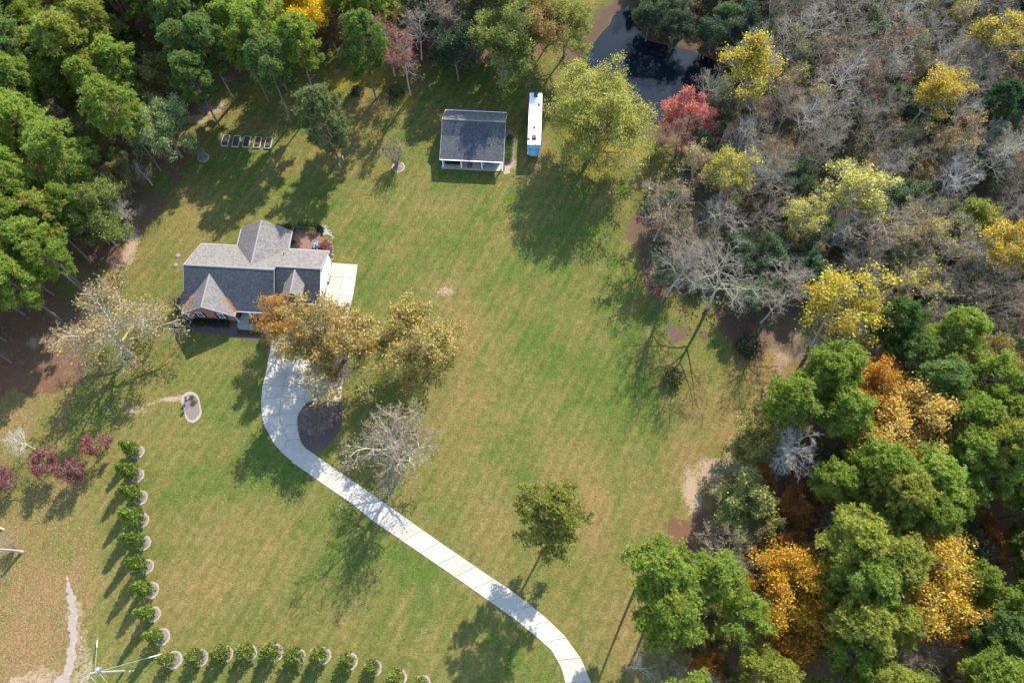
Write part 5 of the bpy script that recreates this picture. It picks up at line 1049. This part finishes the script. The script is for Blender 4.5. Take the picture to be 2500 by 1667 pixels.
for x, y, s, c, l, sh in ((2150, 970, 1.22, ORG, 'bright orange tree above the larger tan-orange one', 'the bright orange tree'), (2215, 1065, 1.42, (.46, .30, .06), 'rounded tan-orange tree among the lower right pines', 'the tan-orange tree'), (1940, 1455, 1.18, (.44, .24, .018), 'orange-gold tree deep between pines of the lower wood', 'the orange-gold tree'), (1950, 1552, .9, ORG, 'small orange tree below the orange-gold one', None),
                          (2270, 1425, 1.38, (.45, .29, .035), 'golden rounded tree between lower right pines', 'the golden rounded tree'), (1842, 1215, .86, (.25, .26, .07), 'pale olive green broadleaf tree at the lawn edge beside sandy soil', 'the pale olive tree'), (1852, 1085, .8, (.25, .22, .05), 'olive-yellow tree at the lawn edge left of the white bare tree', 'the olive-yellow tree'), (1870, 1300, .55, (.23, .21, .06), 'small straw coloured crown between lower pines', None), (2370, 1400, .6, RUST, 'small rust tree right of the golden rounded tree', None), (2350, 1340, .75, (.10, .125, .05), 'grey-green broadleaf crown right of the lower pines', None)):
    T_(by_crown, 'full', x, y, s, c, l, sh, group='autumn broadleaf trees of the lower right wood')
for x, y, s, c, l, sh in ((1930, 985, 1.0, G1, 'dark green pine at the end of the pale footpath', 'the pine at the path end'), (2070, 1010, .95, G4, 'green pine between the path-end pine and orange trees', None), (2190, 790, .9, (.075, .12, .022), 'bright green pine just below the broad yellow tree', None), (2225, 870, .85, G3, 'dark pine over the red straw clearing', None),
                          (1610, 1390, 1.1, G4, 'big green pine at the lawn edge nearest the drive', 'the lawn edge pine'), (1640, 1500, 1.1, G1, 'big dark pine at the lawn edge near the bottom', 'the dark bottom pine'), (1735, 1400, 1.0, G4, 'bright pine right of the lawn edge pine', None)):
    T_(by_crown, 'pine', x, y, s, c, l, sh, group='pines of the lower right wood')
LAND += [('the pond', 1640, 200), ('the white camper', 1306, 300), ('the outbuilding', 1158, 330), ('the brick house', 620, 680), ('the raised beds', 602, 345)]
# bushes at the right lawn edge
for x, y, s, c, l in ((1595, 505, 1.3, (.030, .062, .016), 'dark green bush at the lawn edge beside a yellow one'), (1640, 485, 1.35, (.36, .28, .02), 'bright yellow bush at the lawn edge beside a dark green one'), (1642, 925, 1.1, (.085, .085, .022), 'rounded olive bush alone in the shaded lawn corner'), (1822, 850, 1.2, (.03, .05, .02), 'dark bush beside the clearing strip'), (1700, 700, 1.3, (.05, .085, .02), 'green bush at the foot of the thick pale trunk'), (1770, 690, 1.2, (.04, .07, .025), 'dark green bush right of the thick pale trunk'), (1720, 630, 1.1, (.055, .09, .02), 'fresh green bush between the two bare lawn edge trees')):
    T_(by_base, 'bush', x, y, s, c, l)

# shrubs round the buildings
def sh_(p, s, c, lab, grp=None, kind='shrub', **k): return plant(kind, tuple(p), s, c, lab, grp, **k)
bw = (.085, .11, .03)
for i, x in enumerate((1290, 1368, 1450, 1532, 1612, 1690)): sh_((*zh(x, 1050), .02), .78, bw, ('first', 'second', 'third', 'fourth', 'fifth', 'sixth')[i] + ' small round boxwood from the gable end, along the front walk', 'boxwoods along the front walk')
for i, x in enumerate((480, 590, 700, 810, 920, 1030)): sh_((*zh(x, 850 + i * 6), .02), .42, (.022, .036, .014), ('first', 'second', 'third', 'fourth', 'fifth', 'sixth')[i] + ' dark foundation bush from the left below the gable windows', 'foundation bushes under the gable', 'bush')
sh_((*zh(310, 900), .02), .5, DARKG, 'rounded dark bush at the left front corner of the house', None, 'bush')
sh_((*zh(1722, 1250), .02), 1.35, (.06, .12, .02), 'bright green rounded shrub by the lamp post'); sh_((*zh(1818, 1245), .02), 1.2, (.16, .18, .05), 'pale yellow-green shrub between lamp post and drive')
sh_((*zh(1608, 800), .05), .9, (.04, .06, .02), 'spiky dark shrub in the bed cut out of the front walk'); sh_((*zh(110, 760), .02), .9, (.22, .2, .1), 'straw coloured dried shrub beside the bare corner shrub')
for i, v_ in enumerate((.2, -1.2, -2.5, -3.7, -4.9)): sh_(G_(GL + .85, v_, .02), .42 + .03 * (i % 2), (.075, .13, .022), ('first', 'second', 'third', 'fourth', 'fifth')[i] + ' green shrub from the back along the outbuilding side wall', 'shrubs beside the outbuilding', 'bush')
def pot(p, lab, grp, c=(.03, .055, .02), s=.9, mat='pot'):
    r = empty('potted_plant', tuple(p), 0, label=lab, cat='potted plant', group=grp)
    MB().lathe([(.15, 0), (.2, .3), (.22, .32), (.18, .3)], (0, 0, 0), 10).build('pot', M[mat], r)
    k = KIND['shrub']['v'][RS.randint(2)]; o = link('leaves', k['crown'], r, (0, 0, .28)); o.color = (*c, 1); o.scale = (s,) * 3; o = link('stems', k['trunk'], r, (0, 0, .28)); o.scale = (s,) * 3; return r
for i in range(7): pot(G_(1.0 + i * .43, -6.6 + .12 * (i % 2), .14), ('first', 'second', 'third', 'fourth', 'fifth', 'sixth', 'seventh')[i] + ' dark leafy potted plant from the left on the outbuilding porch', 'potted plants on the outbuilding porch', s=.7 + .12 * (i % 3))
for i, (x, y, c, mt, l) in enumerate(((215, 270, (.10, .11, .03), 'white', 'white pot of pale green leaves at the left of the deck rail'), (365, 285, (.14, .15, .03), 'white', 'white pot of yellowish leaves at the middle of the deck rail'), (480, 290, (.15, .14, .04), 'white', 'pale pot beside the deck rail end post'), (510, 345, (.18, .16, .06), 'dark', 'dark pot of straw coloured leaves near the deck steps'), (150, 500, (.06, .09, .03), 'dark', 'dark pot of green leaves beside the house door on the deck'))):
    pot(zd(x, y, .82), l, 'flower pots on the deck', c, .75, mt)
sh_((*zd(690, 300)[:2], 0), .36, (.022, .045, .014), 'dense dark pointed evergreen at the deck steps', None, 'conifer', sw=1.5)
sh_((*zd(790, 640)[:2], .02), .72, (.24, .075, .055), 'low dusky red bush in the bed by the garage corner', None, 'bush')
sh_((*zd(860, 790)[:2], .02), .8, (.16, .13, .05), 'brownish low shrub between garage wall and stone edging'); sh_((*zd(770, 500)[:2], .02), .9, (.10, .12, .035), 'low green shrub near the deck steps at the stone edge')
sh_((*zd(330, 165)[:2], 0), .55, (.12, .15, .03), 'light green bush behind the deck rail, left one', None, 'bush'); sh_((*zd(500, 160)[:2], 0), .6, (.13, .155, .03), 'light green bush behind the deck rail, right one', None, 'bush'); sh_((*zd(30, 250)[:2], 0), .6, (.06, .1, .025), 'green bush at the back corner of the house wing', None, 'bush')
isp = lambda x, y: (*W(400 + x * .13397, 930 + y * .13393)[:2], .05)
sh_(isp(560, 385), .9, (.13, .15, .03), 'yellow-green low shrub in the sandy island bed'); sh_(isp(520, 290), .7, (.2, .15, .07), 'dried brown low shrub at the top of the sandy island bed'); sh_(isp(430, 325), .6, (.40, .08, .10), 'pink-red flower clump in the sandy island bed')
# brush heap on the island bed beside the drive
plant('fan', tuple(zb(640, 860)) , .55, (0, 0, 0), 'low grey leafless bush sprawling over the dark bed inside the drive', None, sw=2.3, bark_=(.75, .65, .6))
# raised bed plants
for i, (dx, dy, c, s) in enumerate(((2, -.8, (.06, .09, .03), .45), (3, .7, (.20, .17, .04), .75), (3, -.6, (.17, .16, .05), .7), (4, .6, (.20, .15, .08), .6), (4, -.7, (.23, .19, .12), .7))):
    bd = [o for o in S.objects if o.name.startswith('raised_bed')][dx]; p = bd.matrix_basis @ Vector((0, dy, .24)); sh_(p, s, c, ('sprig of green in the middle raised bed', 'yellowing plant at the far end of the fourth raised bed', 'yellowing plant at the near end of the fourth raised bed', 'brown plant at the far end of the last raised bed', 'pale brown plant at the near end of the last raised bed')[i])

# conical evergreens round the lawn corner, each on a mulch ring with a pale sand rim
rowA = [(336, 1103, 5.9), (334, 1160, 6.0), (343, 1214, 6.2), (347, 1270, 6.4), (351, 1325, 6.3), (359, 1382, 6.2), (368, 1440, 6.1), (375, 1499, 6.0), (395, 1554, 5.8)]
rowB = [(424, 1610, 5.2), (488, 1605, 5.0), (551, 1596, 5.0), (610, 1593, 4.9), (671, 1593, 4.9), (728, 1602, 4.9), (789, 1600, 4.8), (853, 1614, 4.8), (913, 1630, 4.7), (972, 1653, 4.7), (1032, 1668, 4.7)]
ORD = ['first', 'second', 'third', 'fourth', 'fifth', 'sixth', 'seventh', 'eighth', 'ninth', 'tenth', 'eleventh']
def disc(r_, n, seed, z, th):
    rs = np.random.RandomState(seed); return [(r_ * (1 + rs.uniform(-.06, .06)) * math.cos(a), r_ * (1 + rs.uniform(-.06, .06)) * math.sin(a), z) for a in np.linspace(0, 6.283, n, endpoint=False)]
rings = [(MB().slab(disc(1.22, 26, s, 0, 0), .05).mesh('sand_rim', M['sandy']), MB().add(disc(.98, 22, s + 9, 0, 0) + [(.45 * math.cos(a), .45 * math.sin(a), .09) for a in np.linspace(0, 6.283, 22, endpoint=False)], [(k, (k + 1) % 22, 22 + (k + 1) % 22, 22 + k) for k in range(22)] + [tuple(range(22, 44))]).mesh('mulch', M['mulchpale'])) for s in (3, 5, 7)]
def ring_at(p, s=1.0, i=0):
    a, b_ = rings[i % 3]; o = link('mulch_ring', a, None, (p.x, p.y, .02), kind='structure'); o.rotation_euler = (0, 0, i * 1.3); o.scale = (s, s, 1); link('mulch', b_, o, (0, 0, .008))
for nm, row in (('tall', rowA), ('short', rowB)):
    for i, (x, y, h_) in enumerate(row):
        p = W(x, y); ring_at(p, RS.uniform(.88, 1.06), i + (nm == 'short'))
        c_ = (.125, .17, .022) if nm == 'tall' else (.135, .165, .028)
        lab = (ORD[i] + ' tall pointed evergreen down the left lawn edge, counted from the crimson trees') if nm == 'tall' else (ORD[i] + ' short pointed evergreen along the bottom edge, counted from the utility pole')
        plant('conifer', (p.x - .15, p.y + .1, 0), h_ / 6.4 * RS.uniform(.86, 1.1), tuple(np.array(c_) * RS.uniform(.88, 1.12)), lab, 'pointed evergreens round the lawn corner', sw=RS.uniform(.88, 1.15) * (1.0 if nm == 'tall' else 1.18))
ring_at(W(972, 408), 1.05, 1); ring_at(W(497, 385), .95, 2)

# ------------------------------------------------------------------ the woods, filled in
FR, FU = poly_w(FOREST_R), poly_w(FOREST_UL); pondw = poly_w(POND)
placed = [(b[0], b[1], 3.6 if k in ('bush', 'shrub', 'maple') else 5.0 if k in ('full', 'top') or b[1] < 42 and k == 'bare' else 4.4) for r, k, s, b in TREES]
placed += [(b[0] + 2.4, b[1] + 4.8, 3.0) for r, k, s, b in TREES if k in ('full', 'top') or b[1] < 42 and k == 'bare']
placed += [(b[0], b[1], 6.4) for r, k, s, b in TREES if k == 'full' and s > 1.15 and b[1] < 45]
keepout = []
for pts in ([(1975, 770), (1930, 850), (1885, 930), (1845, 1010), (1800, 1085)], [(1700, 520), (1680, 570)]):
    keepout += [tuple(W(*p)[:2]) for p in pts]
rs = np.random.RandomState(5); NEW = []
cand = np.stack([rs.uniform(-122, 126, 9000), rs.uniform(-10, 162, 9000)], 1)
iu = sdist(cand, FU); ir = sdist(cand, FR); ip = sdist(cand, pondw)
for (x, y), du_, dr_, dp_ in zip(cand, iu, ir, ip):
    if min(du_, dr_) > -1.2 or dp_ < 2.0: continue
    px, py = PX(x, y, 0)
    if du_ < 0 and px < 640 and du_ > -4.2: continue
    if not (-60 < px < 2600 and -150 < py < 1740): continue
    if any((x - a) ** 2 + (y - b) ** 2 < 19 for a, b in keepout) or (1500 < px < 1800 and py < 150): continue
    left = du_ < 0
    reg = ('top' if px > 640 else 'left') if left else ('lower' if py > 945 - (px - 1850) * .13 else 'upper')
    u = rs.uniform()
    if reg == 'left': kd = 'pine' if u < .86 else 'full' if u < .95 else 'sparse'
    elif reg == 'top': kd = 'pine' if u < .34 else 'full' if u < .62 else 'sparse' if u < .84 else 'bare'
    elif reg == 'lower': kd = 'pine' if u < .86 else 'full' if u < .91 else 'sparse' if u < .95 else 'bare'
    else: kd = 'bare' if u < .48 else 'sparse' if u < .76 else 'top' if u < .81 else 'full' if u < .95 else 'bare'
    sp = {'pine': 4.0, 'full': 5.0, 'bare': 4.1, 'sparse': 4.5, 'top': 5.0}[kd]
    if any((x - a) ** 2 + (y - b) ** 2 < max(c, sp) ** 2 * (.95 if c > 4 else 1) for a, b, c in placed): continue
    placed.append((x, y, 3.7)); NEW.append((x, y, kd, reg, px, py))
MID = []
c2 = np.stack([rs.uniform(-122, 126, 6000), rs.uniform(-10, 150, 6000)], 1); i2 = np.minimum(sdist(c2, FU), sdist(c2, FR)); u2 = sdist(c2, FU); p2_ = sdist(c2, pondw); trunks = [(b[0], b[1]) for r, k, s, b in TREES] + [(t[0], t[1]) for t in NEW]
_o = np.argsort([0 if (lambda q: 1480 < q[0] < 2530 and q[1] > 945 - (q[0] - 1850) * .13 and q[1] < 1700)(PX(x, y, 0)) else 1 for x, y in c2], kind='stable')
for (x, y), d_, ul_, dp_ in zip(c2[_o], i2[_o], u2[_o], p2_[_o]):
    if d_ > -1.0 or dp_ < 2.0: continue
    px, py = PX(x, y, 0)
    if ul_ < 0 and px < 640 and ul_ > -3.5: continue
    if not (-40 < px < 2560 and -60 < py < 1720) or any((x - a) ** 2 + (y - b) ** 2 < 9.6 for a, b in trunks) or any((x - a) ** 2 + (y - b) ** 2 < 9 for a, b in keepout): continue
    trunks.append((x, y)); NEW.append((x, y, 'mid', ('top' if px > 640 else 'left') if ul_ < 0 else ('lower' if py > 945 - (px - 1850) * .13 else 'upper'), px, py))
    if sum(t[2] in ('mid', 'full') for t in NEW) > 245: break
DESC = {'mid': 'small tree', 'pine': 'pine', 'full': 'broadleaf', 'bare': 'bare tree', 'sparse': 'thin-leaved tree', 'top': 'yellow topped tree'}
REGN = {'left': 'the left wood', 'top': 'the wood behind the yard', 'lower': 'the lower right wood', 'upper': 'the right wood'}
buck = {}
for x, y, kd, reg, px, py in NEW:
    s = rs.uniform(.82, 1.12) * {'pine': 1.0, 'full': .82, 'bare': .88, 'sparse': .85, 'top': .9, 'mid': .55}[kd]; adj = ''; mid_ = kd == 'mid'
    if kd == 'pine':
        i = rs.choice(4, p=[.4, .22, .16, .22]); c = (G1, G2, G3, G4)[i]; adj = ('green', 'yellowish', 'dark', 'bright green')[i]
        if reg == 'left' and False: pass
    elif kd == 'mid':
        opts = {'left': [((.11, .15, .045), 'low green'), ((.17, .15, .05), 'low olive'), ((.20, .12, .05), 'low brown')], 'top': [((.09, .12, .05), 'low dark green'), ((.20, .13, .06), 'low brown')], 'lower': [((.12, .16, .045), 'low green'), ((.34, .15, .03), 'low orange'), ((.20, .17, .05), 'low olive')], 'upper': [((.12, .165, .07), 'low dark green'), ((.12, .15, .07), 'low grey-green'), ((.10, .14, .05), 'low green'), ((.22, .17, .07), 'low tawny')]}[reg]
        c, adj = opts[rs.randint(len(opts))]; kd = 'full'
    elif kd == 'full':
        opts = {'left': [(OLIVE, 'olive'), ((.11, .15, .04), 'green')], 'top': [((.07, .10, .04), 'dark green'), (OLIVE, 'olive'), ((.12, .09, .045), 'brownish')], 'lower': [(ORB, 'orange'), (TAN_, 'tan'), ((.11, .12, .035), 'olive')], 'upper': [((.085, .125, .055), 'dark green'), ((.13, .155, .065), 'dull green'), ((.19, .18, .08), 'grey-olive')]}[reg]
        c, adj = opts[rs.randint(len(opts))]; s *= .85 if reg in ('upper', 'lower') else 1
    elif kd == 'sparse':
        opts = [((.20, .15, .06), 'tawny'), ((.28, .23, .05), 'yellowish'), ((.17, .17, .05), 'olive'), ((.20, .11, .05), 'rusty')]; c, adj = opts[rs.choice(4, p=[.26, .32, .26, .16])]
    elif kd == 'top': c, adj = (.38, .30, .03), ''
    else: c = (0, 0, 0); adj = ''
    kd0 = 'mid' if mid_ else kd; f = rs.uniform(.88, 1.14); c = tuple(v * f for v in c)
    bk = None
    if kd == 'bare':
        i = rs.randint(3); bk = ((1.25, 1.22, 1.2), (.85, .77, .68), (.98, .94, .88))[i]; adj = ('silvery', 'brownish', 'grey')[i]
    r = plant(kd, (x, y, 0), s, c, None, {'left': 'trees of the left wood', 'top': 'trees behind the yard', 'lower': 'trees of the lower right wood', 'upper': 'trees of the right wood'}[reg], lean=(rs.normal(0, .03), rs.normal(0, .03)), bark_=bk)
    cx, cy = PX(x, y, KIND[kd]['zc'] * s)
    d = [(math.hypot(cx - lx, cy - ly), nm, cx - lx, cy - ly) for nm, lx, ly in LAND]; dist, nm, dx, dy = min(d)
    side = ('right of' if dx > 0 else 'left of') if abs(dx) > abs(dy) else ('behind' if dy < 0 else 'in front of')
    buck.setdefault((adj, kd0, side, nm), []).append((dist, r))
for (adj, kd, side, nm), rows in buck.items():
    rows.sort(key=lambda t: t[0])
    for i, (dd, r) in enumerate(rows):
        o_ = '' if len(rows) == 1 else ('nearest ' if i == 0 else (ORD[i] if i < 11 else str(i + 1) + 'th') + ' nearest ')
        r['label'] = (o_ + (adj + ' ' if adj else '') + DESC[kd] + ' ' + side + ' ' + nm).strip()
        if len(r['label'].split()) > 16: r['label'] = r['label'].replace('small tree', 'tree').replace(' nearest', '', 1)
print('trees', len(TREES), 'filled', len(NEW))

# undergrowth on the forest floor
def under(seed, poly_, n, col, name, hmax, per=11, size=.17, lim=None, spread=.5):
    rs = np.random.RandomState(seed); c = np.stack([rs.uniform(-120, 124, n * 4), rs.uniform(-8, 150, n * 4)], 1); d = sdist(c, poly_); c = c[(d < -.8) & (sdist(c, pondw) > .5)]
    if lim: c = c[[lim(*PX(x, y, 0)) for x, y in c]]
    cl = wob(c * 1.3); c = c[cl + rs.normal(0, .25, len(c)) > -.25][:n]
    z = rs.uniform(.05, 1, len(c)) ** 1.5 * hmax; me = leaves(rs, np.stack([c[:, 0], c[:, 1], z], 1), per, spread, size, M['leaf'], name, .6)
    o = link(name, me, kind='stuff'); o.color = (*col, 1); return o
upr = lambda px, py: py < 945 - (px - 1850) * .13 and -60 < px < 2560 and py > -80
lwr = lambda px, py: not upr(px, py) and px < 2560 and py < 1740
inn = lambda px, py: px > -60 and py > -80
under(1, FR, 11000, (.12, .165, .07), 'undergrowth', 4.5, lim=upr, per=13, size=.18); under(2, FR, 3000, (.125, .10, .06), 'undergrowth', 2.2, lim=upr); under(3, FR, 900, (.24, .10, .03), 'undergrowth', 1.4, lim=lwr, size=.14); under(4, FU, 1200, (.16, .075, .035), 'undergrowth', 1.2, lim=inn, size=.13); under(5, FU, 800, (.05, .075, .03), 'undergrowth', 2.0, lim=inn)
# dead leaves floating at the edges of the pond
rs = np.random.RandomState(8); c = np.stack([rs.uniform(8, 42, 9000), rs.uniform(85, 150, 9000)], 1); d = sdist(c, pondw); c = c[(d < -.1) & (rs.uniform(0, 1, len(c)) < np.exp(d / 1.8) * (c[:, 1] < 108))][:500]
o = link('floating_leaves', leaves(rs, np.stack([c[:, 0], c[:, 1], np.full(len(c), -.10)], 1), 1, 0.0, .13, M['leaf'], 'floating_leaves', 8.0), kind='stuff'); o.color = (.13, .07, .06, 1)
